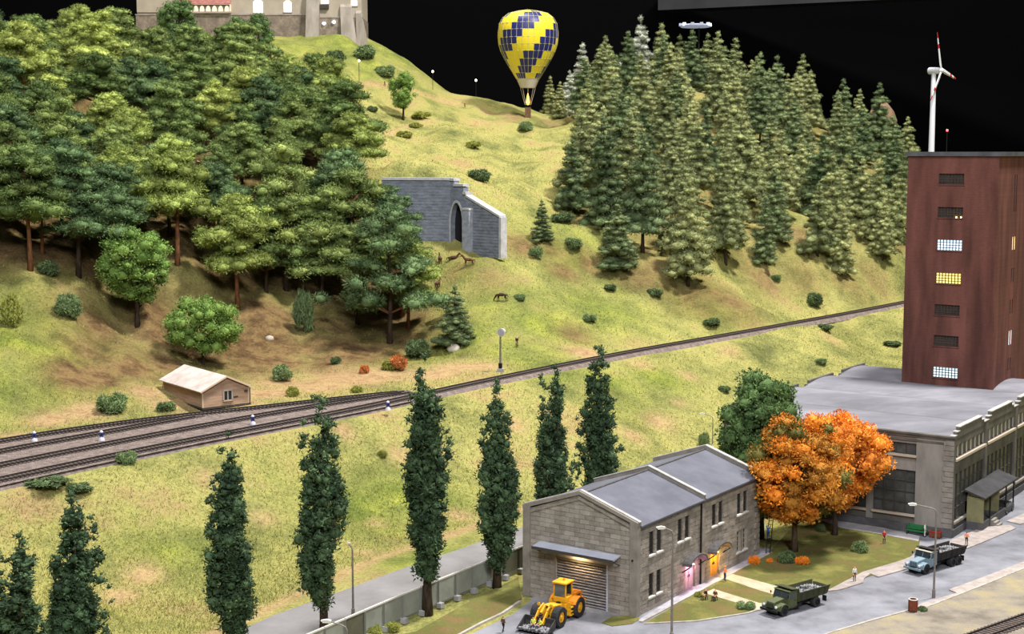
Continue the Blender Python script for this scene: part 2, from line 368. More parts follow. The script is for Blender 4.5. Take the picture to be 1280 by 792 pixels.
def ground_material():
    m = bpy.data.materials.new('meadow_ground'); nt, b = nodes_of(m); N = nt.nodes; L = nt.links
    b.inputs['Roughness'].default_value = 0.95; b.inputs['Specular IOR Level'].default_value = 0.05
    tc = N.new('ShaderNodeTexCoord')
    def nz(s, d=6, r=0.6):
        k = N.new('ShaderNodeTexNoise'); k.inputs['Scale'].default_value = s; k.inputs['Detail'].default_value = d; k.inputs['Roughness'].default_value = r
        L.new(tc.outputs['Object'], k.inputs['Vector']); return k.outputs['Fac']
    def ramp(f, *els):
        c = N.new('ShaderNodeValToRGB'); L.new(f, c.inputs['Fac']); e = c.color_ramp.elements
        while len(e) < len(els): e.new(0.5)
        for q, (p, col) in zip(e, els): q.position = p; q.color = (*col, 1)
        return c.outputs['Color']
    def mix(f, a, c, blend='MIX'):
        x = N.new('ShaderNodeMix'); x.data_type = 'RGBA'; x.blend_type = blend
        if isinstance(f, float): x.inputs['Factor'].default_value = f
        else: L.new(f, x.inputs['Factor'])
        L.new(a, x.inputs['A']); L.new(c, x.inputs['B']); return x.outputs['Result']
    at = N.new('ShaderNodeAttribute'); at.attribute_name = 'cover'; sp = N.new('ShaderNodeSeparateColor'); L.new(at.outputs['Color'], sp.inputs['Color'])
    grass = ramp(nz(0.075, 7, 0.68), (0.33, hexc(98, 101, 60)), (0.43, hexc(130, 130, 76)), (0.54, hexc(158, 153, 91)), (0.67, hexc(160, 138, 96)))
    lush = ramp(nz(0.16, 7, 0.66), (0.32, hexc(80, 92, 46)), (0.5, hexc(114, 124, 58)), (0.68, hexc(152, 156, 68)))
    earth = ramp(nz(0.33, 8, 0.7), (0.3, hexc(66, 50, 34)), (0.46, hexc(104, 82, 56)), (0.58, hexc(130, 106, 72)), (0.72, hexc(104, 102, 52)))
    sandc = ramp(nz(0.5, 8, 0.7), (0.3, hexc(142, 108, 80)), (0.55, hexc(176, 148, 108)), (0.75, hexc(164, 148, 92)))
    c = mix(sp.outputs[2], grass, lush); c = mix(sp.outputs[1], c, sandc); c = mix(sp.outputs[0], c, earth)
    fine = ramp(nz(2.4, 5, 0.75), (0.30, (0.6, 0.6, 0.57)), (0.5, (0.97, 0.97, 0.97)), (0.70, (1.25, 1.24, 1.18)))
    c = mix(1.0, c, fine, 'MULTIPLY')
    L.new(c, b.inputs['Base Color'])
    bp = N.new('ShaderNodeBump'); bp.inputs['Strength'].default_value = 0.9; bp.inputs['Distance'].default_value = 0.5
    L.new(nz(1.6, 6, 0.7), bp.inputs['Height']); L.new(bp.outputs['Normal'], b.inputs['Normal'])
    return m
M_GROUND = ground_material(); me.materials.append(M_GROUND)
terr = link('ground_terrain', me); terr['kind'] = 'structure'; terr['label'] = 'grassy model hills and meadow with brown eroded slopes'

# ---------------------------------------------------------------- hall shell
M_BLACK = mat('black_backdrop', (0.0035, 0.0035, 0.004), rough=0.95, spec=0.0)
wl = MB().box(-420, 520, 700, 704, -10, 330).build('wall_back', M_BLACK); wl['kind'] = 'structure'; wl['label'] = 'black back wall of the show hall'
M_BEAM = mat('grey_ceiling_panel', (0.045, 0.045, 0.048), (0.03, 0.03, 0.034), scale=0.05, rough=0.7)
q0 = PD(850, 4, 660); q1 = PD(1330, 0, 560)
bm_ = MB(); a = PD(838, 12, 672); b_ = PD(1300, 6, 600)
dv = Vector((b_[0] - a[0], b_[1] - a[1], 0)).normalized(); nv = Vector((-dv.y, dv.x, 0))
def beam_pt(s, off, z): p = Vector((a[0], a[1], 0)) + dv * s + nv * off; return (p.x, p.y, z)
L_ = (Vector((b_[0], b_[1], 0)) - Vector((a[0], a[1], 0))).length
vsb = [beam_pt(s, o, z) for s in (-6, L_ + 60) for (o, z) in ((0, a[2]), (14, a[2]), (14, a[2] + 16), (0, a[2] + 16))]
bm_.add(vsb, [(0, 1, 2, 3), (7, 6, 5, 4), (0, 4, 5, 1), (1, 5, 6, 2), (2, 6, 7, 3), (3, 7, 4, 0)])
o = bm_.build('trim_1', M_BEAM); o['kind'] = 'structure'; o['label'] = 'grey ceiling edge crossing the dark hall above the scene'

# ---------------------------------------------------------------- yard: roads, pavements, lawns (thin slabs with real edges)
def slab(name, poly, z0, z1, m, label=None, world=False, bevel=0):
    pp = [(q[0], q[1]) if world else tuple(P(*q)[:2]) for q in poly]
    b = MB(); b.extr(pp, 'z', z0, z1); o = b.build(name, m); o['kind'] = 'structure'
    if label: o['label'] = label
    return o
M_ASPH = mat('asphalt', hexc(98, 98, 103), hexc(130, 130, 137), scale=0.22, rough=0.9, bump=0.15, bscale=6, c3=hexc(117, 117, 123))
M_ASPH2 = mat('asphalt_back_road', hexc(108, 105, 104), hexc(130, 127, 127), scale=0.12, rough=0.9, bump=0.1, bscale=6)
M_PAVE = mat('pavement_concrete', hexc(138, 128, 123), hexc(166, 155, 149), scale=0.9, rough=0.9, bump=0.1)
M_KERB = mat('kerb_stone', hexc(140, 133, 125), hexc(172, 165, 155), scale=1.5, rough=0.85)
M_LAWN = mat('lawn_turf', hexc(112, 92, 62), hexc(122, 116, 66), c3=hexc(94, 95, 52), scale=0.24, rough=0.95, spec=0.05, bump=0.8, bscale=2.5)
M_DRY = mat('dry_gravel_turf', hexc(108, 100, 90), hexc(148, 136, 106), c3=hexc(132, 124, 112), scale=0.22, rough=0.95, spec=0.05, bump=0.7, bscale=3)
M_SANDP = mat('sandy_path', hexc(158, 144, 120), hexc(184, 170, 146), scale=0.8, rough=0.95)
FARE = [(150, 872), (250, 812), (340, 770), (435, 736), (500, 712), (570, 688), (598, 678), (650, 660), (760, 622), (892, 580)]
NEAR = [(905, 590), (780, 645), (650, 708), (587, 732), (500, 765), (400, 812), (330, 850), (250, 900)]
slab('road_back', FARE + NEAR, -0.4, 0.06, M_ASPH2, 'grey road running behind the poplars and the panel fence')
slab('yard_asphalt', [(560, 810), (590, 792), (640, 768), (662, 752), (668, 742), (800, 765), (960, 686), (1090, 650), (1184, 668), (1300, 596), (1300, 800), (1000, 860), (600, 860)], -0.4, 0.03, M_ASPH, 'grey asphalt yard and street in the foreground')
slab('lawn_left', [(430, 840), (470, 800), (520, 790), (600, 745), (648, 722), (652, 748), (628, 766), (590, 784), (560, 800), (500, 850)], -0.4, 0.10, M_LAWN, 'strip of lawn between the fence and the asphalt yard')
def kerb(name, l, wd, z, m, label, world=False):
    q = [np.array(p[:2]) if world else P(*p)[:2] for p in l]; L = []; R = []
    for i, p in enumerate(q):
        d = q[min(i + 1, len(q) - 1)] - q[max(i - 1, 0)]; d = d / np.linalg.norm(d); nn_ = np.array([-d[1], d[0]]) * wd / 2
        L.append(p + nn_); R.append(p - nn_)
    b = MB()
    for i in range(len(q) - 1):
        b.extr([L[i], L[i + 1], R[i + 1], R[i]], 'z', -0.3, z)
    o = b.build(name, m); o['kind'] = 'structure'; o['label'] = label; return o
kerb('kerb_lawn', [(572, 795), (600, 780), (628, 767), (650, 752)], 0.30, 0.16, M_KERB, 'pale kerb along the lawn by the loader')
slab('lawn_corner_patch', [(752, 779), (765, 771), (792, 769), (800, 774), (790, 780), (765, 783)], -0.3, 0.09, M_LAWN, 'small tuft of lawn at the corner of the stone workshop')
# lawn in front of the workshop's long side
slab('lawn_front', [(806, 779), (870, 776), (932, 766), (985, 750), (1040, 738), (1078, 724), (1128, 704), (1148, 686), (1150, 674), (1060, 655), (1000, 649), (962, 690), (880, 737)], -0.3, 0.10, M_LAWN, 'lawn with worn brown patches around the orange trees')
kerb('kerb_walk', [(801, 778), (880, 736), (964, 691)], 0.32, 0.17, M_KERB, 'white kerb line along the workshop walkway')
kerb('kerb_lawn_street', [(806, 780), (870, 777), (934, 767), (985, 751)], 0.22, 0.15, M_KERB, 'pale kerb along the curved lawn edge')
slab('walkway', [(798, 775), (801, 778), (880, 736), (964, 691), (956, 684), (940, 690), (870, 730)], -0.3, 0.07, mat('walkway_grey', hexc(134, 130, 138), hexc(166, 162, 172), scale=0.7, rough=0.9), 'grey walkway along the long side of the stone workshop')
slab('path_upper', [(897, 721), (907, 716), (962, 731), (1000, 742), (990, 750), (950, 739)], -0.3, 0.13, M_SANDP, 'upper sandy footpath crossing the lawn')
slab('path_lower', [(880, 742), (892, 737), (950, 755), (985, 751), (975, 758), (945, 764), (930, 757)], -0.3, 0.13, M_SANDP, 'lower sandy footpath crossing the lawn')
slab('pavement_far', [(1032, 740), (1046, 733), (1078, 716), (1128, 701), (1170, 684), (1228, 660), (1262, 657), (1270, 661), (1225, 680), (1165, 703), (1098, 722), (1088, 718), (1080, 724), (1079, 729), (1050, 738)], -0.3, 0.16, M_PAVE, 'pinkish pavement on the far side of the street')
slab('pavement_near', [(1140, 763), (1150, 756), (1196, 742), (1186, 738), (1230, 722), (1300, 695), (1300, 702), (1240, 727), (1165, 757), (1150, 766)], -0.3, 0.16, M_PAVE, 'pinkish pavement on the near side of the street')
slab('pavement_corner', [(1258, 652), (1300, 634), (1300, 650), (1275, 656)], -0.3, 0.16, M_PAVE, 'pale pavement corner at the far right edge')
slab('factory_walk', [(1020, 648), (1060, 650), (1150, 671), (1148, 677), (1100, 668), (1050, 660)], -0.3, 0.12, mat('factory_walk_grey', hexc(150, 146, 150), hexc(178, 174, 176), scale=0.6, rough=0.9), 'pale walkway at the foot of the factory')
slab('dry_verge', [(1020, 800), (1035, 793), (1090, 777), (1135, 765), (1165, 758), (1240, 728), (1300, 703), (1340, 760), (1340, 880), (1000, 880)], -0.4, 0.12, M_DRY, 'dry beige verge between the street and the near track')
kerb('kerb_street', [(1020, 800), (1035, 792.5), (1090, 776), (1135, 764), (1165, 757), (1240, 727.5), (1300, 702.5)], 0.28, 0.17, M_KERB, 'pale kerb along the near side of the street')

# ---------------------------------------------------------------- railway
M_RAIL = mat('rusty_rail', hexc(40, 34, 32), hexc(58, 50, 46), scale=2, rough=0.6, spec=0.4, metal=0.3)
M_RAILTOP = mat('worn_rail_head', hexc(96, 88, 84), rough=0.45, spec=0.5, metal=0.5)
M_SLEEP = mat('dark_sleeper', hexc(74, 65, 62), hexc(104, 92, 86), scale=3, rough=0.95)
M_BALL = mat('ballast', hexc(104, 92, 88), hexc(142, 128, 122), scale=1.1, rough=0.97, spec=0.05, bump=1.0, bscale=5, c3=hexc(124, 111, 105))
def smooth_line(pp, step=0.6):
    pp = np.array(pp, float); s = np.r_[0, np.cumsum(np.linalg.norm(np.diff(pp[:, :2], axis=0), axis=1))]
    t = np.arange(0, s[-1], step); q = np.stack([np.interp(t, s, pp[:, k]) for k in range(3)], -1)
    k = int(9 / step); 
    for _ in range(2):
        e = np.pad(q, ((k, k), (0, 0)), mode='reflect', reflect_type='odd'); cs = np.cumsum(np.r_[np.zeros((1, 3)), e], axis=0); q = (cs[2 * k + 1:] - cs[:-2 * k - 1]) / (2 * k + 1)
    return q
def offset(q, d):
    t = np.gradient(q[:, :2], axis=0); t /= np.linalg.norm(t, axis=1)[:, None]; n_ = np.stack([-t[:, 1], t[:, 0]], -1)
    r = q.copy(); r[:, :2] += n_ * d; return r
def track(line, label, zoff=0.0):
    q = smooth_line(line) if len(line) > 2 else np.array([np.array(line[0]) + (np.array(line[1]) - np.array(line[0])) * t for t in np.linspace(0, 1, int(np.linalg.norm(np.array(line[1]) - np.array(line[0])) / 0.6))])
    q[:, 2] += zoff
    base = q[0]; t = thing('railway_track', label, 'track', base); q = q - base
    for sgn in (-1, 1):
        b = MB(); e = offset(q, sgn * 0.78)[::4]
        prof = [(-0.10, 0.10), (-0.045, 0.12), (-0.06, 0.30), (0.06, 0.30), (0.045, 0.12), (0.10, 0.10)]
        vs_ = []; n_ = len(prof)
        tt = np.gradient(e[:, :2], axis=0); tt /= np.linalg.norm(tt, axis=1)[:, None]
        for p, d in zip(e, tt):
            for u, z in prof: vs_.append((p[0] - d[1] * u, p[1] + d[0] * u, p[2] + z))
        fs = []; mi = []
        for i in range(len(e) - 1):
            for k in range(n_): fs.append((i * n_ + k, i * n_ + (k + 1) % n_, (i + 1) * n_ + (k + 1) % n_, (i + 1) * n_ + k)); mi.append(1 if k == 2 else 0)
        b.add(vs_, fs); b.m = mi; b.build('rail', [M_RAIL, M_RAILTOP], t)
    b = MB(); tg = np.gradient(q[:, :2], axis=0)
    for p, d in list(zip(q, tg))[::1]:
        d = d / np.linalg.norm(d); nx_ = np.array([-d[1], d[0]])
        c = [(p[0] + nx_[0] * u + d[0] * v_, p[1] + nx_[1] * u + d[1] * v_, p[2] + z) for z in (-0.08, 0.11) for (u, v_) in ((-1.3, -.14), (1.3, -.14), (1.3, .14), (-1.3, .14))]
        b.add(c, [(4, 5, 6, 7), (0, 1, 5, 4), (1, 2, 6, 5), (2, 3, 7, 6), (3, 0, 4, 7)])
    sl = b.build('sleepers', M_SLEEP, t); sl['kind'] = 'stuff'
    return t
track(TRKW['A'], 'topmost of the four railway tracks, running past the wooden hut')
track(TRKW['B'], 'short second railway track from the top, joining the topmost one')
track(TRKW['C'], 'third railway track from the top, at the foot of the hill')
track(TRKW['D'], 'lowest railway track at the left, continuing as the single line to the right')
track([P(1150, 823.5), P(1400, 732)], 'railway track crossing the bottom right corner', 0.12)
def ribbon(name, line, half, z, m, label):
    q = smooth_line(line, 1.5); b = MB(); E = [offset(q, d) for d in (-half - .9, -half, half, half + .9)]
    zz = (-0.75, 0.0, 0.0, -0.75)
    vs_ = [(*e[i][:2], e[i][2] + z + w_) for i in range(len(q)) for e, w_ in zip(E, zz)]
    fs = [(i * 4 + k, i * 4 + k + 1, i * 4 + k + 5, i * 4 + k + 4) for i in range(len(q) - 1) for k in range(3)]
    b.add(vs_, fs); o = b.build(name, m); o['kind'] = 'structure'; o['label'] = label
ribbon('ballast_main', TRKW['D'], 1.75, 0.0, M_BALL, 'ballast bed of the single line')
# one level ballast sheet under the four tracks at the left
Aq = smooth_line(TRKW['A'], 1.5); Dq = smooth_line(TRKW['D'], 1.5)
kx = Dq[:, 0] < TRKW['A'][-1][0] - 1
A2 = offset(Aq, 2.3); D2 = offset(Dq[kx], -2.2)
poly = [tuple(q[:2]) for q in D2] + [tuple(q[:2]) for q in A2[::-1]]
b = MB(); vs_ = []; m_ = 60
def resamp(q, m_):
    s = np.r_[0, np.cumsum(np.linalg.norm(np.diff(q[:, :2], axis=0), axis=1))]; return np.stack([np.interp(np.linspace(0, s[-1], m_), s, q[:, k]) for k in range(3)], -1)
a_, d_ = resamp(A2, m_), resamp(D2, m_)
for i in range(m_):
    for p in (d_[i], a_[i]): vs_.append((p[0], p[1], rail_z(p[0]) - 0.02))
b.add(vs_, [(2 * i, 2 * i + 2, 2 * i + 3, 2 * i + 1) for i in range(m_ - 1)])
o = b.build('ballast_sidings', M_BALL); o['kind'] = 'structure'; o['label'] = 'ballast bed under the four converging tracks'

# ---------------------------------------------------------------- plants
def tri_mesh(name, V, T, mats, mi=None, col=None, smooth=False):
    me = bpy.data.meshes.new(name); n = len(V)
    me.vertices.add(n); me.vertices.foreach_set('co', np.asarray(V, np.float32).ravel())
    T = np.asarray(T, np.int32); me.loops.add(T.size); me.loops.foreach_set('vertex_index', T.ravel())
    me.polygons.add(len(T)); me.polygons.foreach_set('loop_start', np.arange(0, T.size, 3, dtype=np.int32)); me.polygons.foreach_set('loop_total', np.full(len(T), 3, np.int32))
    me.update(calc_edges=True)
    for m in mats: me.materials.append(m)
    if mi is not None: me.polygons.foreach_set('material_index', mi)
    if col is not None:
        c = me.color_attributes.new('tint', 'FLOAT_COLOR', 'POINT'); c.data.foreach_set('color', np.c_[col, np.ones(len(col))].astype(np.float32).ravel())
    return me
_b = bmesh.new(); bmesh.ops.create_icosphere(_b, subdivisions=1, radius=1); ICO_V = np.array([v.co[:] for v in _b.verts]); ICO_T = np.array([[v.index for v in f.verts] for f in _b.faces]); _b.free()
_b = bmesh.new(); bmesh.ops.create_icosphere(_b, subdivisions=2, radius=1); ICO2_V = np.array([v.co[:] for v in _b.verts]); ICO2_T = np.array([[v.index for v in f.verts] for f in _b.faces]); _b.free()
def unit(a): return a / (np.linalg.norm(a, axis=-1, keepdims=True) + 1e-9)
def foliage(clumps, r, dens, ls, lw, core=0.72, upb=0.25, cols=None, spread=0.7):
    """clumps: (x,y,z, rx,ry,rz); a leafy shell of small pointed leaves round a knobbly core for every clump"""
    V = []; T = []; C = []; k = 0
    for ci, c in enumerate(clumps):
        c = np.asarray(c, float); R = c[3:6]; o = c[:3]
        a = r.random(3) * 6.28
        iv = ICO_V * (1 + (r.random((len(ICO_V), 1)) - 0.5) * 0.35) * R * core + o
        V.append(iv); T.append(ICO_T + k); k += len(iv)
        tint = np.array(cols[ci]) if cols is not None else np.ones(3) * (0.85 + 0.3 * r.random())
        C.append(np.repeat(tint[None], len(iv), 0))
        area_ = (R[0] * R[1] + R[0] * R[2] + R[1] * R[2]) / 3
        n = max(8, int(dens * area_))
        d = r.normal(size=(n, 3)); d[:, 2] += upb; d = unit(d)
        p = o + d * R * (0.70 + 0.34 * r.random((n, 1)))
        ax = unit(d * 0.8 + r.normal(size=(n, 3)) * spread + np.array([0, 0, 0.15]))
        sd = unit(np.cross(ax, r.normal(size=(n, 3))))
        L = ls * (0.6 + 0.8 * r.random((n, 1))); W = lw * (0.6 + 0.8 * r.random((n, 1)))
        tv = np.stack([p - sd * W / 2, p + sd * W / 2, p + ax * L], 1).reshape(-1, 3)
        V.append(tv); T.append(np.arange(3 * n).reshape(-1, 3) + k); k += 3 * n
        cc = tint[None] * (0.8 + 0.4 * r.random((n, 1))); C.append(np.repeat(cc, 3, 0))
    return np.concatenate(V), np.concatenate(T), np.concatenate(C)
M_PINE = mat('pine_needles', hexc(82, 98, 54), hexc(122, 136, 76), scale=0.35, rough=0.9, spec=0.1, var=0.28, attr='tint', c3=hexc(98, 113, 63))
M_PINEB = mat('blue_green_pine_needles', hexc(68, 88, 58), hexc(98, 118, 76), scale=0.35, rough=0.9, spec=0.1, var=0.22, attr='tint')
M_PINEY = mat('light_green_pine_needles', hexc(118, 130, 66), hexc(158, 168, 90), scale=0.35, rough=0.9, spec=0.1, var=0.15, attr='tint')
M_SPRUCE = mat('spruce_needles', hexc(104, 112, 74), hexc(152, 156, 106), scale=0.3, rough=0.9, spec=0.1, var=0.22, attr='tint')
M_SPRUCED = mat('dark_spruce_needles', hexc(80, 95, 64), hexc(114, 126, 86), scale=0.3, rough=0.9, spec=0.1, var=0.2, attr='tint')
M_SPRUCEW = mat('lamplit_spruce_needles', hexc(128, 136, 112), hexc(196, 196, 184), scale=0.5, rough=0.9, spec=0.1, var=0.12, attr='tint')  # whitish needles: the lamps' light is put into the colour
M_POPLAR = mat('poplar_leaves', hexc(48, 66, 46), hexc(72, 92, 60), scale=0.5, rough=0.85, spec=0.2, var=0.10, attr='tint')
M_LEAF = mat('green_leaves', hexc(78, 108, 48), hexc(128, 152, 76), scale=0.5, rough=0.85, spec=0.15, attr='tint')
M_LEAFD = mat('dark_green_leaves', hexc(64, 86, 50), hexc(98, 122, 70), scale=0.5, rough=0.85, spec=0.15, attr='tint')
M_AUT = mat('autumn_leaves', (1, 1, 1), rough=0.8, spec=0.15, attr='tint')
M_BARK = mat('dark_bark', hexc(46, 38, 32), hexc(84, 68, 54), scale=2.5, rough=0.95, stretch=(1, 1, 0.3), bump=0.6)
M_PBARK = mat('reddish_pine_bark', hexc(92, 60, 42), hexc(150, 100, 66), scale=2.0, rough=0.95, stretch=(1, 1, 0.3), bump=0.6)

def trunk_mesh(name, h, r0, bend, rng, m, branches=(), top=0.25):
    b = MB(); k = 7; pts_ = []
    ph = rng.random() * 6.28
    for i in range(k):
        t = i / (k - 1); pts_.append((bend * math.sin(t * 3 + ph) * t, bend * math.cos(t * 2.2 + ph) * t, t * h - 0.6 * (1 - t)))
    b.tube(pts_, [r0 * (1.25 if i == 0 else 1) * (1 - (1 - top) * i / (k - 1)) for i in range(k)], n=7)
    return b.mesh(name, m, smooth=True), pts_
def branch_mesh(name, segs, m):
    b = MB()
    for p0, p1, ra, rb in segs: b.tube([p0, ((np.array(p0) + np.array(p1)) / 2 + np.array([0, 0, 0.15])), p1], [ra, (ra + rb) / 2, rb], n=5)
    return b.mesh(name, m, smooth=True)

def pine_proto(i):
    """Scots pine, 18 m: bare reddish trunk, flattened cloud-like pads of needles"""
    r = np.random.default_rng(100 + i); h = 17.0
    tm, tp = trunk_mesh('pine_trunk', h, 0.36, 0.5, r, M_PBARK if i % 2 else M_BARK)
    cl = []; br = []; cs_ = []
    nl = 6 + i % 2; z0 = [6.5, 8.5, 5.0, 7.4, 9.5][i]
    ga = r.random() * 6.28
    for L in range(nl):
        t = L / (nl - 1); z = z0 + (h - z0) * t ** 0.9; R = (4.6 * (1 - t) ** 0.6 + 0.6) * (0.75 + 0.4 * r.random())
        for j in range(max(1, int(3.9 - 2.4 * t + r.random()))):
            ga += 2.4 + r.random() * 0.6; d = R * (0.45 + 0.55 * r.random()) if t < 0.95 else 0.2
            c = np.array([math.cos(ga) * d, math.sin(ga) * d, z + r.random() * 0.9]); s = (1.45 + 0.95 * r.random()) * (1 - 0.25 * t)
            tn = 0.7 + 0.65 * r.random()
            cl.append((*c, s * 1.1, s * 1.1, s * 0.66)); cs_.append(tn); br.append(((0, 0, z - 1.0), tuple(c - [0, 0, 0.3]), 0.15, 0.06))
            for _ in range(4):
                e = r.normal(size=3) * [s * .75, s * .75, s * .2]; e[2] -= 0.12 * s; q = s * (0.5 + 0.3 * r.random()); cl.append((*(c + e), q * 1.1, q * 1.1, q * 0.74)); cs_.append(tn * (0.9 + 0.2 * r.random()))
    cs_.append(1.1)
    cl.append((0, 0, h, 1.1, 1.1, 0.8))
    V, T, C = foliage(cl, r, 120, 0.42, 0.13, core=0.73, upb=0.45, spread=.6, cols=[np.ones(3) * q for q in cs_])
    return tm, branch_mesh('pine_branches', br, M_PBARK), (V, T, C)
def spruce_proto(i):
    """conical conifer, 20 m, ragged whorls of drooping boughs"""
    r = np.random.default_rng(200 + i); h = 19.0
    tm, tp = trunk_mesh('spruce_trunk', h * 0.97, 0.32, 0.12, r, M_BARK, top=0.12)
    cl = []; br = []; cs_ = []; nl = 12; z0 = [2.6, 1.9, 3.4, 5.0, 2.0][i]; Rm = [4.9, 4.4, 4.7, 4.3, 5.2][i]
    for L in range(nl):
        t = L / (nl - 1); z = z0 + (h - z0) * t; R = Rm * (1 - t) ** 0.72 * (0.82 + 0.32 * r.random()) + 0.4
        nb = max(3, int(7.5 - 4.5 * t)); a0 = r.random() * 6.28
        for j in range(nb):
            if r.random() < .08: continue
            a = a0 + 6.28 * j / nb + (r.random() - .5) * .7; Rj = R * (0.66 + 0.45 * r.random()); tn = .74 + .5 * r.random(); dz = (r.random() - .5) * 1.1
            for f, s in ((0.42, 1.0), (0.9, 0.72)):
                d = Rj * f; q = (0.46 + 0.24 * R) * s * (.8 + .4 * r.random())
                cl.append((math.cos(a) * d, math.sin(a) * d, z + dz - 0.22 * d * (1 - t), q * 1.1, q * 1.1, q * 0.78)); cs_.append(tn)
            br.append(((0, 0, z + 0.2), (math.cos(a) * Rj * 0.8, math.sin(a) * Rj * 0.8, z + dz - 0.2 * Rj), 0.07, 0.03))
    cs_.append(1.1)
    cl.append((0, 0, h, 0.5, 0.5, 1.0))
    V, T, C = foliage(cl, r, 95, 0.40, 0.13, core=.78, upb=0.45, cols=[np.ones(3) * q for q in cs_], spread=.8)
    return tm, branch_mesh('spruce_branches', br, M_BARK), (V, T, C)
def poplar_proto(i):
    """columnar poplar, 24 m, several tight upright leaders"""
    r = np.random.default_rng(300 + i); h = 24.0
    tm, tp = trunk_mesh('poplar_trunk', h * 0.8, 0.48, 0.15, r, M_BARK, top=0.2)
    cl = []; br = []; cs_ = []
    W = [3.0, 2.8, 3.2, 2.9][i]; z0 = [4.4, 3.6, 4.0, 3.0][i]
    lead = []      # upright leaders: (angle, radius, bottom, top, thickness)
    for k in range(10):
        a = k * 2.4 + r.random(); lead.append((a, W * (.22 + .55 * r.random()), z0 + (h * .35) * r.random() ** 2, h * (.55 + .4 * r.random()), .72 + .4 * r.random()))
    for k in range([1, 2, 3, 1][i]): lead.append((r.random() * 6.28, [.15, .6, .9, .2][i], z0 + 1, h - (0 if k == 0 else 1.2 + r.random() * 1.5), .95))
    for k in range([4, 2, 3, 3][i]): zb = z0 + h * (.05 + .5 * r.random()); lead.append((r.random() * 6.28, W * (1.0 + .18 * r.random()), zb, zb + 3.5 + 2.5 * r.random(), .62))
    for (a, d0, zb, zt, th) in lead:
        m = int((zt - zb) * 1.75)
        for u in np.linspace(0, 1, m):
            z = zb + (zt - zb) * u; tt = (z - z0) / (h - z0)
            d = d0 * (min(1, .55 + 3 * u) if d0 < W else (.72 + .38 * u)) * (1 - .56 * max(0, tt) ** 1.3) * min(1, .62 + 1.6 * tt); a2 = a + .25 * math.sin(3 * u + a)
            s = th * (1.0 - .5 * u ** 2) * (.55 + .5 * r.random()); c = np.array([math.cos(a2) * d, math.sin(a2) * d, z]) + r.normal(size=3) * .30
            cl.append((*c, s, s, s * 1.1)); cs_.append(.7 + .6 * r.random())
        br.append(((0, 0, max(zb - 1.5, z0 - 1)), (math.cos(a) * d0 * .8, math.sin(a) * d0 * .8, zb + 1.5), .14, .06))
    V, T, C = foliage(cl, r, 125, 0.34, 0.2, core=0.7, upb=0.25, spread=0.9, cols=[np.ones(3) * q for q in cs_])
    return tm, branch_mesh('poplar_branches', br, M_BARK), (V, T, C)
def broad_proto(seed, h, W, z0, nclump, cs, colf=None, ls=0.34, lw=0.24, dens=90):
    """rounded broadleaf crown"""
    r = np.random.default_rng(seed)
    tm, tp = trunk_mesh('broadleaf_trunk', h * 0.75, 0.12 + h * 0.018, 0.25, r, M_BARK, top=0.3)
    cl = []; br = []; cols = []; zc = (z0 + h) / 2; hz = (h - z0) / 2
    for k in range(nclump):
        d = unit(r.normal(size=3)); f = 0.45 + 0.55 * r.random() ** 0.5
        c = np.array([d[0] * W * f, d[1] * W * f, zc + d[2] * hz * f]); s = cs * (0.7 + 0.6 * r.random())
        cl.append((*c, s, s, s * 0.82)); cols.append(colf(c, d, r) if colf else np.ones(3) * (0.85 + 0.3 * r.random()))
        if k % 4 == 0: br.append(((0, 0, z0 * 0.85), tuple(c), 0.05 + h * 0.006, 0.04))
    V, T, C = foliage(cl, r, dens, ls, lw, core=0.7, upb=0.2, cols=cols, spread=0.9)
    return tm, branch_mesh('broadleaf_branches', br, M_BARK), (V, T, C)
def fol_mesh(name, F_, m): return tri_mesh(name, *F_[:2], [m], col=F_[2])

PINES = []
for i in range(5):
    tm, bmh, Fo = pine_proto(i)
    PINES.append((tm, bmh, [fol_mesh('pine_crown', Fo, m) for m in (M_PINE, M_PINEB, M_PINEY)]))
SPR = []
for i in range(5):
    tm, bmh, Fo = spruce_proto(i); SPR.append((tm, bmh, [fol_mesh('spruce_crown', Fo, m) for m in (M_SPRUCE, M_SPRUCED, M_SPRUCEW)]))
POP = []
for i in range(4):
    tm, bmh, Fo = poplar_proto(i); POP.append((tm, bmh, [fol_mesh('poplar_crown', Fo, M_POPLAR)]))
def tree(kind, name, label, loc, scale, rot, tint=0, group=None, wide=1.0, tilt=0.0):
    tm, bmh, cr = kind; t = thing(name, label, 'tree', loc, rot, group)
    t.scale = (scale * wide, scale * wide, scale)
    if tilt: t.rotation_euler = (tilt, tilt * 0.5, rot)
    link('trunk', tm, t)
    if bmh: link('branches', bmh, t)['kind'] = 'stuff'
    f = link('foliage', cr[tint], t); f['kind'] = 'stuff'
    return t
TREES = []   # (x, y, radius) taken
def free(x, y, d): return all((x - a) ** 2 + (y - b) ** 2 > (d + c) ** 2 / 4 for a, b, c in TREES)
rr = random.Random(5)
# --- pines: the front row and the outliers by hand, (pixel of the foot, height in pixels, variant, tint, label)
FRONT_PINES = [
 (38, 338, 150, 1, 0, 'tall pine with an orange-brown trunk at the far left of the front row'),
 (98, 345, 150, 0, 1, 'pine with bluish flat pads in the front row, second from the left'),
 (138, 352, 140, 4, 1, 'pine directly behind the round bright green tree'),
 (222, 332, 150, 1, 2, 'light green pine with a bare dark trunk at the forest edge'),
 (297, 388, 140, 3, 2, 'pale yellow-green pine standing low on the bare slope'),
 (358, 364, 170, 0, 0, 'tall dark pine with a long bare trunk in the middle of the front row'),
 (425, 345, 150, 1, 1, 'pine with a reddish forked trunk left of the stone portal'),
 (441, 382, 165, 2, 0, 'tall pine on the slope beside the dark leaning pine'),
 (487, 430, 165, 2, 1, 'low dark pine with heavy round pads at the right foot of the forest'),
 (330, 210, 110, 3, 1, 'pine with a thin trunk in front of the sunlit clearing'),
]
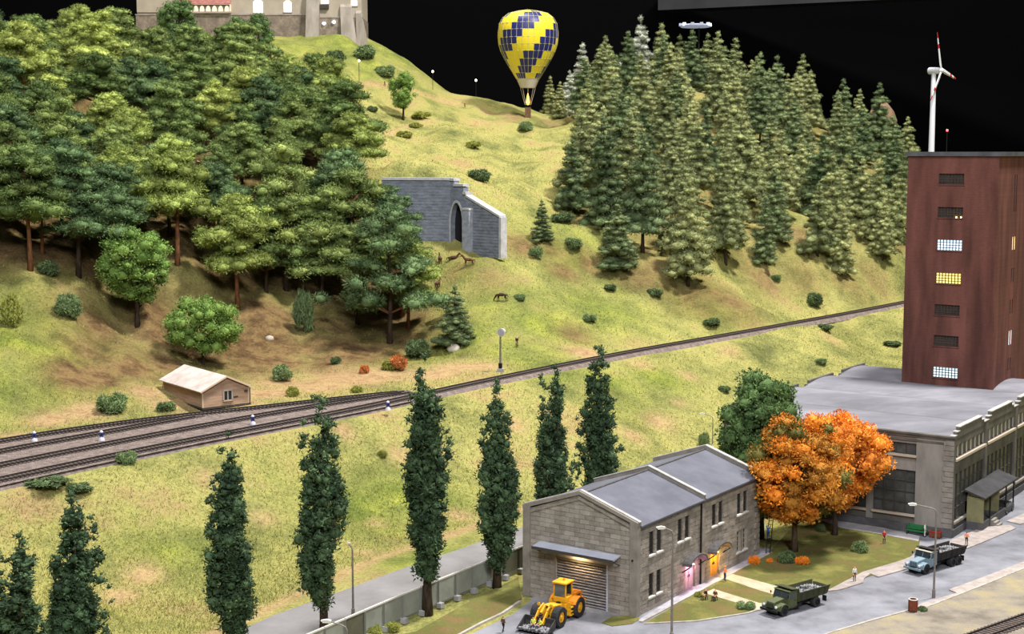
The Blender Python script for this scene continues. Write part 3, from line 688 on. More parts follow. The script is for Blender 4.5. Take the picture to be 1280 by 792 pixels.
for px, py, hp, v, tn, lab in FRONT_PINES:
    x, y, z = G(px, py); s = hp / F * y / 17.6
    tree(PINES[v], 'scots_pine', lab, (x, y, z), s, rr.random() * 6.28, tn, 'pines on the left hillside', wide=1.0 + 0.15 * rr.random())
    TREES.append((x, y, 3.5))
def scatter(poly, n, dmin, fn, seed, tries=6000):
    r = random.Random(seed); xs = [p[0] for p in poly]; ys = [p[1] for p in poly]; out = 0
    for _ in range(tries):
        if out >= n: break
        x = r.uniform(min(xs), max(xs)); y = r.uniform(min(ys), max(ys)); c = False
        for i in range(len(poly)):
            x0, y0 = poly[i][:2]; x1, y1 = poly[i - 1][:2]
            if (y0 > y) != (y1 > y) and x < (x1 - x0) * (y - y0) / (y1 - y0) + x0: c = not c
        if not c or not free(x, y, dmin): continue
        TREES.append((x, y, dmin)); fn(x, y, gz(x, y), r); out += 1
SC_P = []; SC_S = []
def put_pine(x, y, z, r):
    tn = r.choices([0, 1, 2], [6, 2, 2])[0]
    SC_P.append((tree(PINES[r.randrange(5)], 'scots_pine', '', (x, y, z), r.uniform(0.82, 1.12), r.random() * 6.28, tn, 'pines of the left forest', wide=r.uniform(1.0, 1.2)), x, y, tn))
ORD = ['first', 'second', 'third', 'fourth', 'fifth', 'sixth', 'seventh', 'eighth', 'ninth', 'tenth', 'eleventh', 'twelfth', 'thirteenth', 'fourteenth', 'fifteenth', 'sixteenth']
def rank_labels(L, n, kind, looks, where):
    """ranks counted from the foot of the slope, trees counted from the left within a rank"""
    L.sort(key=lambda q: q[2])
    for k in range(0, len(L), n):
        for j, (o, x, y, tn) in enumerate(sorted(L[k:k + n], key=lambda q: q[1] / q[2])):
            o['label'] = '%s %s, %s from the left in the %s rank up the %s' % (looks[tn], kind, ORD[j], ORD[k // n], where)
scatter(PINE_POLY, 92, 8.6, put_pine, 3)
rank_labels(SC_P, 10, 'pine', ('mid-green', 'bluish dark green', 'light yellow-green'), 'left forest')
# --- conifers on the right hill
FRONT_SPR = [
 (677, 303, 52, 1, 1, 'smallest conifer, alone on the meadow right of the stone portal'),
 (715, 266, 92, 0, 1, 'conifer at the left edge of the right-hand forest'),
 (754, 283, 138, 1, 1, 'tall dark conifer second from the left edge of the right forest'),
 (771, 337, 80, 4, 1, 'short broad bluish conifer standing in front of the right forest'),
 (803, 316, 150, 3, 1, 'tall conifer with a bare lower trunk in the front row'),
 (860, 358, 135, 2, 0, 'big conifer standing lowest on the slope of the right hill'),
 (907, 331, 112, 3, 0, 'slender conifer with a visible pale trunk in the front row'),
 (956, 330, 85, 1, 1, 'dark compact conifer in the front row above the single track'),
 (1022, 320, 92, 0, 0, 'conifer in the front row, right of the compact dark one'),
 (1052, 343, 85, 1, 0, 'lowest conifer on the right part of the hill, above the track'),
 (1103, 327, 75, 2, 0, 'conifer nearest the brick tower in the front row'),
 (735, 151, 52, 0, 0, 'small conifer with a bare stem beside the ridge path'),
 (700, 148, 45, 1, 0, 'small pale conifer right of the balloon basket'),
 (569, 431, 74, 4, 1, 'lone dark conifer on the meadow above the tracks'),
]
for px, py, hp, v, tn, lab in FRONT_SPR:
    x, y, z = G(px, py); s = hp / F * y / 19.8
    tree(SPR[v], 'spruce', lab, (x, y, z), s, rr.random() * 6.28, tn, 'conifers on the right hill', wide=1.35 if px in (569, 677, 771) else 1.0 if hp > 60 else 1.15); TREES.append((x, y, 3.5))
# the summit row, some with lamplight painted pale into the needles
for px, hpx, D, tn, v, lab in [(688, 95, 470, 0, 1, 'leftmost conifer of the summit row, beside the balloon'), (712, 88, 472, 2, 0, 'pale lamplit conifer low at the left of the summit'), (728, 54, 474, 2, 1, 'lamplit conifer second from the left of the summit'), (757, 45, 472, 0, 4, 'broad conifer between the two lamplit summit trees'),
                               (801, 20, 466, 2, 0, 'tallest lamplit conifer at the peak of the hill'), (827, 30, 464, 0, 2, 'tall conifer just right of the peak tree'), (850, 44, 470, 0, 1, 'conifer directly left of the lit mast'), (885, 42, 460, 0, 0, 'broad conifer below the lit mast'), (898, 40, 468, 0, 2, 'brownish conifer right of the lit mast'),
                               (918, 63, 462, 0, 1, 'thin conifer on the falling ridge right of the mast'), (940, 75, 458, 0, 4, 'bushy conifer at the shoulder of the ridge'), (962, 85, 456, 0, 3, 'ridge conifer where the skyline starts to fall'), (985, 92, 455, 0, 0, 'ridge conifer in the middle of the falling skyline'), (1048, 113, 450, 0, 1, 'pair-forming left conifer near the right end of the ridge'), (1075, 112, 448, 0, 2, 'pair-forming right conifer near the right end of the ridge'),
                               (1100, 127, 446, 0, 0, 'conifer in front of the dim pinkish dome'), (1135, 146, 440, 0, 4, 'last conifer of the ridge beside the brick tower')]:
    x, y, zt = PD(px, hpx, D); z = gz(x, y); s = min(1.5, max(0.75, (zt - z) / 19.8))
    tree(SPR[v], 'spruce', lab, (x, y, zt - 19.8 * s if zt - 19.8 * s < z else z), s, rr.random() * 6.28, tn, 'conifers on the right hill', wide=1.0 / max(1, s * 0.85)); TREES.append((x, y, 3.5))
def put_spr(x, y, z, r):
    tn = r.choices([0, 1], [5, 3])[0]
    SC_S.append((tree(SPR[r.randrange(5)], 'spruce', '', (x, y, z), r.uniform(0.82, 1.1), r.random() * 6.28, tn, 'conifers inside the right forest', wide=r.uniform(0.9, 1.15)), x, y, tn))
scatter(SPRUCE_POLY, 88, 9.6, put_spr, 9)
rank_labels(SC_S, 10, 'conifer', ('grey-green', 'darker green'), 'right forest')
# --- poplars along the fence: pixel of trunk, distance, pixel of the tip
for i, (px, D, top, v, lab) in enumerate([(4, 112, 676, 2, 'poplar cut off by the left edge of the picture'), (82, 119, 622, 2, 'poplar with a forked top, second from the left'), (281, 130, 552, 1, 'dense poplar with a narrow double tip, third from the left'),
                           (398, 138, 498, 0, 'loose poplar with gaps and side shoots in front of the fence'), (531, 148.5, 453, 1, 'tallest poplar of the near row with its trunk on the lawn'), (621, 158, 472, 3, 'poplar next to the left corner of the stone workshop'),
                           (692, 168, 458, 2, 'poplar with a broad blunt top behind the stone workshop'), (752, 178, 433, 0, 'slim pointed poplar behind the workshop roof, last of the row')]):
    x = (px - 640) / F * D; zt = H - (top - 190) / F * D; s = zt / 24.2
    tree(POP[v], 'poplar', lab, (x, D, 0.05), s, [0.4, 2.2, 4.4, 1.0, 3.0, 5.2, 0.2, 2.6][i], 0, 'poplars along the fence', wide=[1.35, 1.15, 1.08, 1.0, 1.0, 1.0, 0.95, 0.95][i])
# --- broadleaf trees
def aut(c, d, r):
    k = r.random() - 0.28 * (d[2] > 0.5) * r.random()
    if k < 0.16: return np.array(hexc(98, 92, 42)) * (0.8 + .5 * r.random())
    if k < 0.42: return np.array(hexc(166, 112, 42)) * (0.8 + .5 * r.random())
    if k < 0.80: return np.array(hexc(206, 124, 40)) * (0.8 + .5 * r.random())
    return np.array(hexc(220, 150, 60)) * (0.85 + .4 * r.random())
def aut2(c, d, r):
    return np.array(hexc(222, 140, 52) if r.random() < 0.7 else hexc(184, 108, 40)) * (0.8 + .45 * r.random())
def place_broad(px, py, label, proto, m, name, flat=True, sc_=1.0, rot=0.0, group=None):
    x, y, z = P(px, py) if flat else G(px, py)
    tm, bmh, Fo = proto; return tree((tm, bmh, [fol_mesh(name + '_crown', Fo, m)]), name, label, (x, y, z), sc_, rot, 0, group)
place_broad(993, 690, 'large orange autumn tree mottled with olive in front of the factory', broad_proto(401, 16.3, 6.4, 4.0, 170, 1.2, aut, dens=120), M_AUT, 'autumn_tree')
place_broad(1043, 669, 'brighter orange autumn tree half behind the mottled one', broad_proto(402, 15.3, 6.1, 4.3, 150, 1.22, aut2, dens=120), M_AUT, 'autumn_tree')
place_broad(950, 672, 'large dark green broadleaf tree behind the stone workshop', broad_proto(403, 20.3, 4.9, 3.0, 150, 1.45, dens=95), M_LEAFD, 'broadleaf_tree')
place_broad(172, 408, 'rounded bright green tree on the eroded slope above the hut', broad_proto(404, 17.0, 5.4, 4.4, 100, 1.5, dens=80), M_LEAF, 'broadleaf_tree', False, 1.0)
place_broad(254, 456, 'spreading green tree directly behind the wooden hut', broad_proto(405, 11.2, 6.0, 2.2, 80, 1.5, dens=80), M_LEAF, 'broadleaf_tree', False, 0.95)
place_broad(504, 150, 'small lone green tree on the upper meadow below the castle', broad_proto(406, 13.0, 3.6, 3.6, 60, 1.2, dens=80), M_LEAF, 'broadleaf_tree', False, 1.0)
place_broad(297, 84, 'slim tree with a bare stem at the foot of the castle wall', broad_proto(407, 12.5, 3.3, 4.0, 50, 1.2, dens=80), M_LEAFD, 'broadleaf_tree', False, 1.1)
place_broad(222, 80, 'dark rounded tree rising in front of the castle arcade', broad_proto(408, 17.0, 4.4, 3.6, 70, 1.4, dens=80), M_LEAFD, 'broadleaf_tree', False, 1.1)
place_broad(325, 80, 'bushy tree in front of the castle wall at the forest top', broad_proto(409, 14.0, 3.4, 2.6, 60, 1.3, dens=80), M_LEAFD, 'broadleaf_tree', False, 1.0)
# --- bushes
BUSH = {}
def bush(px, py, wpx, hpx, m, label, flat=False, name='bush', group='bushes scattered over the slopes', cols=None):
    x, y, z = P(px, py) if flat else G(px, py)
    key = (m.name, int(px * 7 + py) % 4)
    if key not in BUSH:
        r = np.random.default_rng(500 + len(BUSH)); cl = []
        for k in range(16):
            d = unit(r.normal(size=3)); cl.append((d[0] * 0.62, d[1] * 0.62, 0.42 + d[2] * 0.3 + 0.1 * r.random(), .34, .34, .28))
        V, T, C = foliage(cl, r, 1900, 0.19, 0.08, core=.6, upb=0.3, spread=1.0)
        BUSH[key] = fol_mesh('bush_leaves', (V, T, C), m)
    t = link(name, BUSH[key], None, (x, y, z - 0.05), (0, 0, px % 6), (wpx / F * y / 1.9, wpx / F * y / 1.9, hpx / F * y / 1.12))
    tag(t, label, 'bush', group); return t
M_BU = mat('bush_green', hexc(94, 116, 74), hexc(132, 148, 98), scale=2, rough=0.9, attr='tint')
M_BUD = mat('bush_dark_green', hexc(72, 90, 58), hexc(104, 120, 78), scale=2, rough=0.9, attr='tint')
M_BUO = mat('bush_olive', hexc(120, 126, 58), hexc(158, 158, 78), scale=2, rough=0.9, attr='tint')
M_BUR = mat('bush_rust', hexc(176, 104, 56), hexc(206, 136, 80), scale=2, rough=0.9, attr='tint')
M_BUA = mat('bush_orange', hexc(220, 120, 28), hexc(240, 152, 50), scale=2, rough=0.9, attr='tint')
for a in [(141, 514, 40, 25, M_BU, 'large grey-green bush left of the wooden hut'), (208, 514, 26, 14, M_BU, 'low green bush at the left corner of the hut'), (159, 580, 28, 17, M_BU, 'grey bush growing beside the lowest track'),
          (352, 475, 30, 20, M_BU, 'grey-green bush right of the wooden hut'), (366, 495, 18, 13, M_BUO, 'small yellow-green bush beside the topmost track'), (455, 466, 15, 11, M_BUR, 'rust-coloured bush at the foot of the bare slope'),
          (498, 463, 24, 20, M_BUR, 'rust and green bush just above the poplar tip'), (487, 462, 22, 14, M_BUO, 'low olive bush left of the larger rust bush'), (447, 490, 18, 9, M_BUO, 'low olive bush on the edge of the topmost track'),
          (523, 448, 36, 26, M_BUD, 'dark bush under the right end of the pine forest'), (16, 408, 28, 40, M_BUO, 'upright olive bush at the left edge on the grassy slope'), (420, 79, 25, 17, M_BUD, 'dark round bush on the castle knoll'),
          (457, 72, 30, 16, M_BU, 'low spreading shrub on the castle knoll left of the lamp'), (482, 95, 26, 14, M_BU, 'pale green shrub below the castle knoll'), (570, 112, 22, 15, M_BU, 'grey shrub on the skyline between two lamps'), (584, 114, 16, 12, M_BU, 'smaller grey shrub on the skyline'),
          (657, 164, 21, 12, M_BU, 'green bush just below the balloon basket'), (600, 226, 32, 15, M_BUD, 'dark green bush on the hillside above the portal'), (465, 140, 14, 8, M_BUD, 'tiny dark bush left of the lone tree'), (527, 148, 26, 9, M_BUO, 'low olive shrub right of the lone tree'),
          (592, 185, 20, 9, M_BUO, 'low shrub on the sunny meadow above the portal'), (650, 375, 16, 8, M_BU, 'low bush on the meadow right of the grazing horse'), (763, 364, 18, 9, M_BUD, 'small dark bush below the broad bluish conifer'), (818, 370, 22, 9, M_BUD, 'small dark bush on the scree of the right hill'),
          (716, 310, 26, 14, M_BU, 'spreading bush below the left edge of the right forest'), (704, 278, 30, 14, M_BUD, 'dark low bush between the small conifer and the forest'), (1018, 383, 22, 18, M_BUD, 'dark bush above the single track at the right'), (970, 352, 16, 9, M_BU, 'low bush on the lower slope of the right hill'),
          (737, 402, 18, 10, M_BU, 'low bush on the meadow above the poplars'), (670, 322, 18, 16, M_BU, 'green bush in the hollow right of the portal'), (520, 160, 18, 7, M_BUO, 'flat olive tuft beside the upper path'), (505, 172, 22, 9, M_BUO, 'flat olive tuft on the upper meadow'),
          (615, 300, 14, 8, M_BUO, 'tuft at the foot of the portal wing wall'), (380, 415, 26, 56, M_BUD, 'tall dark ivy-like bush on the bare slope'), (85, 395, 34, 30, M_BU, 'grey thicket on the slope below the second pine'), (60, 345, 26, 20, M_BUD, 'dark thicket beside the leftmost pine trunk'), (420, 455, 14, 10, M_BUD, 'tiny dark bush at the bottom of the bare slope'),
          (970, 560, 16, 26, M_BUO, 'olive bush at the bend of the back road lamp'), (905, 490, 16, 8, M_BUD, 'tiny dark bush on the meadow left of the green tree'), (880, 560, 14, 22, M_BU, 'small green bush beside the curved lamp'), (478, 572, 14, 8, M_BUO, 'green tuft on the meadow between two poplars'),
          (60, 607, 60, 9, M_BUD, 'long low dark tuft below the lowest track'), (100, 612, 40, 9, M_BUD, 'low dark tuft right of the long one below the tracks'), (1115, 432, 22, 6, M_BUD, 'flat dark tuft on the meadow beside the brick tower'), (1030, 412, 24, 7, M_BUD, 'flat dark tuft just below the single track'),
          (1026, 455, 16, 8, M_BU, 'small tuft left of the factory roof'), (890, 408, 22, 10, M_BUD, 'dark bush hugging the upper side of the single track')]:
    bush(*a)
for a in [(942, 705, 16, 12, M_BUA, 'orange shrub at the far corner of the workshop'), (962, 703, 9, 7, M_BUA, 'small orange shrub between two larger ones on the lawn'), (1002, 705, 20, 11, M_BUA, 'orange shrub at the foot of the mottled autumn tree'), (984, 703, 26, 16, M_BUD, 'dark green shrub under the mottled autumn tree'),
          (975, 702, 10, 8, M_BUA, 'tiny orange shrub hugging the dark shrub'), (1075, 690, 22, 16, M_BU, 'rounded green shrub on the lawn near the red-shirted person'), (873, 746, 12, 8, M_BUO, 'tuft beside the two seated people'), (932, 760, 26, 11, M_BU, 'flat green shrub at the lower footpath'),
          (1026, 664, 14, 10, M_BU, 'thin green shrub behind the mottled tree trunk'), (1153, 764, 14, 8, M_BUD, 'dark green plant spilling beside the brown bin'), (465, 795, 26, 16, M_BUO, 'yellow-green bush at the bottom edge by the fence'), (490, 788, 24, 12, M_BUO, 'yellow-green tuft under the fence panels')]:
    bush(*a, flat=True, group='shrubs in the yard')

# ---------------------------------------------------------------- masonry helper
UNIT = MB().box(-.5, .5, -.5, .5, -.5, .5)
def unit_box(m):
    k = 'unit_' + m.name
    if k not in bpy.data.meshes:
        me = UNIT.mesh(k, m); me.name = k
    return bpy.data.meshes[k]
def piece(name, m, parent, x0, x1, y0, y1, z0, z1):
    return link(name, unit_box(m), parent, ((x0 + x1) / 2, (y0 + y1) / 2, (z0 + z1) / 2), None, (x1 - x0, y1 - y0, z1 - z0))
def courses(u0, u1, z0, z1, hc, lb, openings=(), clip=None, seed=1, joint=0.035):
    """running bond: rectangles (ua, ub, za, zb)"""
    r = random.Random(seed); out = []; z = z0; row = 0
    while z < z1 - 0.05:
        zb = min(z + hc, z1); a, b = (u0, u1) if clip is None else clip(zb)
        if b - a > 0.3:
            spans = [(a, b)]
            for o0, o1, p0, p1 in openings:
                if p0 < zb - 0.02 and p1 > z + 0.02:
                    ns = []
                    for s0, s1 in spans:
                        if o0 > s0: ns.append((s0, min(s1, o0)))
                        if o1 < s1: ns.append((max(s0, o1), s1))
                    spans = [s for s in ns if s[1] - s[0] > 0.08]
            for s0, s1 in spans:
                g = u0 - lb + (lb / 2 if row % 2 else 0); cuts = [s0]
                while g < s1 - 0.3:
                    g += lb
                    if g > s0 + 0.3 and g < s1 - 0.3: cuts.append(g + r.uniform(-.06, .06))
                cuts.append(s1)
                for c0, c1 in zip(cuts[:-1], cuts[1:]): out.append((c0 + joint / 2, c1 - joint / 2, z + joint / 2, zb - joint / 2))
        z = zb; row += 1
    return out

# ---------------------------------------------------------------- the stone workshop
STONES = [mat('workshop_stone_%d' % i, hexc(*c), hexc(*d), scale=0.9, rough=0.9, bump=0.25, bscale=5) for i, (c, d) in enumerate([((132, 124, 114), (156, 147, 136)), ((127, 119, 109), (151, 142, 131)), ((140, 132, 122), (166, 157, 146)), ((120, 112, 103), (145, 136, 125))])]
M_MORTAR = mat('workshop_mortar', hexc(84, 77, 70), hexc(104, 96, 86), scale=1, rough=0.95)
M_TRIMS = mat('workshop_trim', hexc(120, 112, 104), hexc(142, 134, 124), scale=0.8, rough=0.9)
M_COPE = mat('pale_coping', hexc(150, 145, 140), hexc(184, 179, 174), scale=1.2, rough=0.85)
M_ROOF = mat('slate_grey_roof_felt', hexc(80, 81, 90), hexc(98, 99, 109), scale=0.25, rough=0.75, spec=0.25)
M_GLASSD = mat('dark_window_glass', hexc(30, 30, 32), hexc(58, 56, 52), scale=0.6, rough=0.25, spec=0.5)
M_FRAMED = mat('dark_window_frame', hexc(66, 62, 58), rough=0.7)
M_FRAMEL = mat('light_window_frame', hexc(168, 160, 148), rough=0.7)
M_SILL = mat('white_sill', hexc(196, 190, 182), rough=0.8)
M_DARK = mat('near_black', hexc(26, 25, 25), rough=0.8)
M_STEEL = mat('canopy_sheet', hexc(158, 160, 172), hexc(176, 178, 190), scale=0.4, rough=0.5, spec=0.4)
M_SLATE = mat('hood_slates', hexc(64, 62, 62), hexc(92, 88, 86), scale=3, rough=0.85)
WO = P(795, 772); WT = thing('stone_workshop', 'grey stone-block workshop with roller door and slate-grey roof', 'building', (WO[0], WO[1], 0), PHI)
WL, WD = 14.0, 29.2
EV, RG, RX = 9.6, 12.0, -6.95
b = MB(); b.extr([(-WL + .42, 0), (-.42, 0), (-.42, EV - .05), (RX, RG - .12), (-WL + .42, EV - .05)], 'y', 0.42, WD - .2); b.build('wall_core', M_MORTAR, WT)
def fclip(z):
    if z <= EV: return (-WL + .8, -.7)
    t = (z - EV) / (RG + .15 - EV); return (-WL + t * (RX + WL) + .1, t * RX - .1) if t < 1 else (0, 0)
DOOR = (-10.2, -3.4, 0.0, 5.0)
rnd = random.Random(4); nb = 0
for (a0, a1, z0, z1) in courses(-WL + .8, -.7, 0, 12.0, 0.5, 1.25, [DOOR], fclip, 3):
    piece('stone_block', rnd.choices(STONES, [5, 3, 2, 2])[0], WT, a0, a1, rnd.uniform(-.02, .03), .45, z0, z1); nb += 1
OPEN = []
for y0 in (2.65, 8.95, 17.1, 23.5):
    for k in (0, 1.65): OPEN.append((y0 + k, y0 + k + 1.15, 6.0, 8.5))
for y0 in (2.65, 23.5):
    for k in (0, 1.65): OPEN.append((y0 + k, y0 + k + 1.15, 1.5, 4.0))
DRS = [(10.9, 13.2, 0.0, 3.0), (16.9, 19.2, 0.0, 3.0)]
side = courses(.55, WD - .4, 0, 9.5, 0.5, 1.4, OPEN + DRS + [(14.4, 15.2, 0, 9.5)], None, 8)
side.sort(key=lambda q: q[0])
rest = {i: MB() for i in range(4)}
for k, (a0, a1, z0, z1) in enumerate(side):
    dz = rnd.uniform(-.03, .02); i = rnd.choices(range(4), [4, 4, 1, 3])[0]
    if nb < 296: piece('stone_block', STONES[i], WT, -.45, dz, a0, a1, z0, z1); nb += 1
    else: rest[i].box(-.45, dz, a0, a1, z0, z1)
rb = MB(); 
for i in range(4): rb.add(rest[i].v, rest[i].f, i)
o = rb.build('stone_blocks', STONES, WT); o['kind'] = 'stuff'
MB().extr([(-WL + .5, EV - .4), (-.5, EV - .4), (-.5, EV + .1), (RX, RG + .1), (-WL + .5, EV + .1)], 'y', .07, .44).build('gable_infill', STONES[1], WT)
# left and back walls (hardly seen) as plain rendered faces
MB().box(-WL, -WL + .45, .5, WD - .2, 0, EV).build('wall_face', STONES[1], WT)
MB().extr([(-WL, 0), (0, 0), (0, EV), (RX, RG), (-WL, EV)], 'y', WD - .25, WD).build('wall_face', STONES[1], WT)
for (x0, x1, y0, y1, zt) in [(-WL - .1, -WL + .8, -.14, .6, 10.05), (-.75, .14, -.14, .6, 10.05)]: piece('pilaster', M_TRIMS, WT, x0, x1, y0, y1, 0, zt)
for (y0, y1) in [(14.45, 15.15), (WD - .5, WD + .1)]: piece('pilaster', STONES[3], WT, -.5, .16, y0, y1, 0, 9.75)
# roof: two slopes each with two bays, divided by a low fire wall
for s0, s1 in ((.5, 14.7), (15.1, WD - .3)):
    for pl in ([(.32, EV - .1), (.32, EV + .06), (RX, RG + .12), (RX, RG - .04)], [(-WL - .3, EV - .1), (RX, RG - .04), (RX, RG + .12), (-WL - .3, EV + .06)]):
        MB().extr(pl, 'y', s0, s1).build('roof_slope', M_ROOF, WT)
MB().box(RX - .12, RX + .12, .5, WD - .3, RG + .08, RG + .2).build('ridge_cap', M_SLATE, WT)
def rake(yc, wd, up, m, name):
    for pl in ([(.18, EV + .08), (.18, EV + .08 + up), (RX, RG + .12 + up), (RX, RG + .12)], [(-WL - .15, EV + .08), (RX, RG + .12), (RX, RG + .12 + up), (-WL - .15, EV + .08 + up)]):
        MB().extr(pl, 'y', yc - wd / 2, yc + wd / 2).build(name, m, WT)
rake(.25, .75, .40, M_TRIMS, 'gable_band'); rake(14.9, .38, .42, M_TRIMS, 'fire_wall'); rake(WD - .1, .55, .45, M_TRIMS, 'gable_band')
def cope(yc, wd, z):
    for pl in ([(.25, EV + z), (.25, EV + z + .1), (RX, RG + z + .14), (RX, RG + z + .04)], [(-WL - .22, EV + z), (RX, RG + z + .04), (RX, RG + z + .14), (-WL - .22, EV + z + .1)]):
        MB().extr(pl, 'y', yc - wd / 2, yc + wd / 2).build('coping', M_COPE, WT)
cope(.32, .42, .48); cope(14.9, .5, .5); cope(WD - .1, .6, .53)
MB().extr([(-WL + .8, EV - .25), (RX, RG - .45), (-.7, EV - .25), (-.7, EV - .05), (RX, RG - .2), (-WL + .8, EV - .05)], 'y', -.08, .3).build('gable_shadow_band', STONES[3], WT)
MB().box(.0, .3, .55, WD - .3, EV - .22, EV - .06).build('eaves_gutter', M_SLATE, WT)
piece('downpipe', M_DARK, WT, .02, .16, 14.2, 14.36, .1, 9.4)
# stones standing proud at the far corner
for k in range(14): piece('corner_stone', STONES[3], WT, -.3, .22, WD - (.9 if k % 2 else .55), WD + .14, .15 + k * .66, .15 + k * .66 + .5)
# windows and doors of the long side
def side_window(y0, y1, z0, z1, lit=None, frame=M_FRAMED, parent=WT, cols=2, rows=4, xf=-.28, sill=True):
    wn = MB().box(xf - .06, xf - .02, y0, y1, z0, z1).build('window', lit or M_GLASSD, parent)
    fr = MB(); w_ = .09
    fr.box(xf - .02, xf + .1, y0, y0 + w_, z0, z1); fr.box(xf - .02, xf + .1, y1 - w_, y1, z0, z1); fr.box(xf - .02, xf + .1, y0, y1, z0, z0 + w_); fr.box(xf - .02, xf + .1, y0, y1, z1 - w_, z1)
    fr.build('window_frame', frame, wn)
    for i in range(1, cols): c = y0 + (y1 - y0) * i / cols; MB().box(xf - .02, xf + .05, c - .03, c + .03, z0, z1).build('glazing_bar', frame, wn)
    for i in range(1, rows): c = z0 + (z1 - z0) * i / rows; MB().box(xf - .02, xf + .05, y0, y1, c - .03, c + .03).build('glazing_bar', frame, wn)
    if sill: MB().box(-.3, .16, y0 - .1, y1 + .1, z0 - .18, z0).build('window_sill', M_SILL, wn)
    return wn
for (y0, y1, z0, z1) in OPEN: side_window(y0, y1, z0, z1, frame=M_FRAMEL if (y0 > 23 and z0 < 3) else M_FRAMED)
M_DOORP = mat('door_paint_pale', hexc(170, 150, 150), rough=0.7); M_DOORO = mat('door_paint_ochre', hexc(196, 140, 60), rough=0.7)
for (y0, y1, z0, z1), dm, lcol, pw in ((DRS[0], M_DOORP, (1.0, .45, .62), 190), (DRS[1], M_DOORO, (1.0, .55, .10), 190)):
    ym = (y0 + y1) / 2
    for a0, a1 in ((y0, ym - .02), (ym + .02, y1)):
        dl = MB().box(-.36, -.28, a0 + .03, a1 - .03, z0 + .05, z1).build('door_leaf', dm, WT)
        for zz_ in (.3, 1.6): MB().box(-.28, -.25, a0 + .2, a1 - .2, z0 + zz_, z0 + zz_ + 1.1).build('door_panel', dm, dl)
        MB().box(-.28, -.18, (a1 - .16) if a0 == y0 else (a0 + .1), (a1 - .1) if a0 == y0 else (a0 + .16), 1.4, 1.7).build('door_handle', M_DARK, dl)
    arc = [(ym + math.cos(t) * 2.0, 3.15 + math.sin(t) * 1.0) for t in np.linspace(0, pi, 13)]
    arci = [(ym + math.cos(t) * 1.85, 3.1 + math.sin(t) * .9) for t in np.linspace(pi, 0, 13)]
    h_ = MB()
    for i in range(12): h_.extr([arc[i], arc[i + 1], arci[11 - i], arci[12 - i]], 'x', -.1, 1.15)
    h_.build('door_hood', M_SLATE, WT)
    for yy in (ym - 1.9, ym + 1.9): MB().bar((0.02, yy, 2.4), (.95, yy, 3.1), .1, .12).build('hood_bracket', M_DARK, WT)
    MB().extr([(ym + math.cos(t) * 1.8, 3.1 + math.sin(t) * .85) for t in np.linspace(0, pi, 12)], 'x', -.3, -.05).build('door_tympanum', STONES[3], WT)
    lm = mat('lamp_glow_%.1f' % lcol[2], (1, 1, 1), emis=lcol, es=25)
    MB().lathe([(.03, -.06), (.07, -.04), (.08, 0), (.04, .04)], 10, (.35, ym, 2.95)).build('door_lamp', lm, WT)
    d = bpy.data.lights.new('door_light', 'POINT'); d.energy = pw * 1.7; d.color = lcol; d.shadow_soft_size = .15
    lo = bpy.data.objects.new('door_light', d); COL.objects.link(lo); lo.parent = WT; lo.location = (.85, ym, 2.35)
# roller door, its frame, canopy and lamp
M_SHUT = mat('roller_slat', hexc(104, 98, 96), hexc(132, 126, 124), scale=1.5, rough=0.6, spec=0.35)
ns = 16; hs_ = 4.9 / ns
for k in range(ns):
    s_ = MB().extr([(.42, k * hs_ + .05), (.24, k * hs_ + .05), (.16, k * hs_ + hs_ * .5), (.24, k * hs_ + hs_ * .9), (.42, k * hs_ + hs_)], 'x', DOOR[0] + .25, DOOR[1] - .2).build('roller_slat', M_SHUT, WT)
piece('door_jamb', M_TRIMS, WT, DOOR[0], DOOR[0] + .3, .02, .45, 0, 5.0); piece('door_jamb', M_STEEL, WT, DOOR[1] - .22, DOOR[1], -.02, .45, 0, 5.0); piece('door_head', M_MORTAR, WT, DOOR[0], DOOR[1], .05, .45, 4.72, 5.02)
piece('lintel_panel', M_TRIMS, WT, DOOR[0] - .6, DOOR[1] + .5, -.05, .1, 5.02, 5.95)
cz = 6.2
cn = MB().extr([(.0, cz), (-1.55, cz - .22), (-1.55, cz - .08), (.0, cz + .14)], 'x', -12.0, -1.9).build('door_canopy', M_STEEL, WT)
MB().box(-12.0, -1.9, -1.62, -1.5, cz - .36, cz - .06).build('canopy_edge', M_FRAMED, cn)
for xx in (-11.9, -2.0): MB().bar((xx, .0, cz - .95), (xx, -1.4, cz - .3), .08, .1).build('canopy_bracket', M_FRAMED, cn)
lamp_w = mat('warm_bulb', (1, 1, 1), emis=(1.0, .70, .32), es=40)
MB().box(-7.4, -6.2, -.55, -.3, 5.72, 5.86).build('canopy_lamp', lamp_w, WT)
d = bpy.data.lights.new('canopy_light', 'AREA'); d.shape = 'RECTANGLE'; d.size = 1.4; d.size_y = .3; d.energy = 95; d.color = (1, .72, .36)
lo = bpy.data.objects.new('canopy_light', d); COL.objects.link(lo); lo.parent = WT; lo.location = (-6.8, -.62, 5.6); lo.rotation_euler = (math.radians(22), 0, 0)
piece('wall_bracket', M_DARK, WT, -.45, -.3, -.3, -.1, 6.0, 6.15)

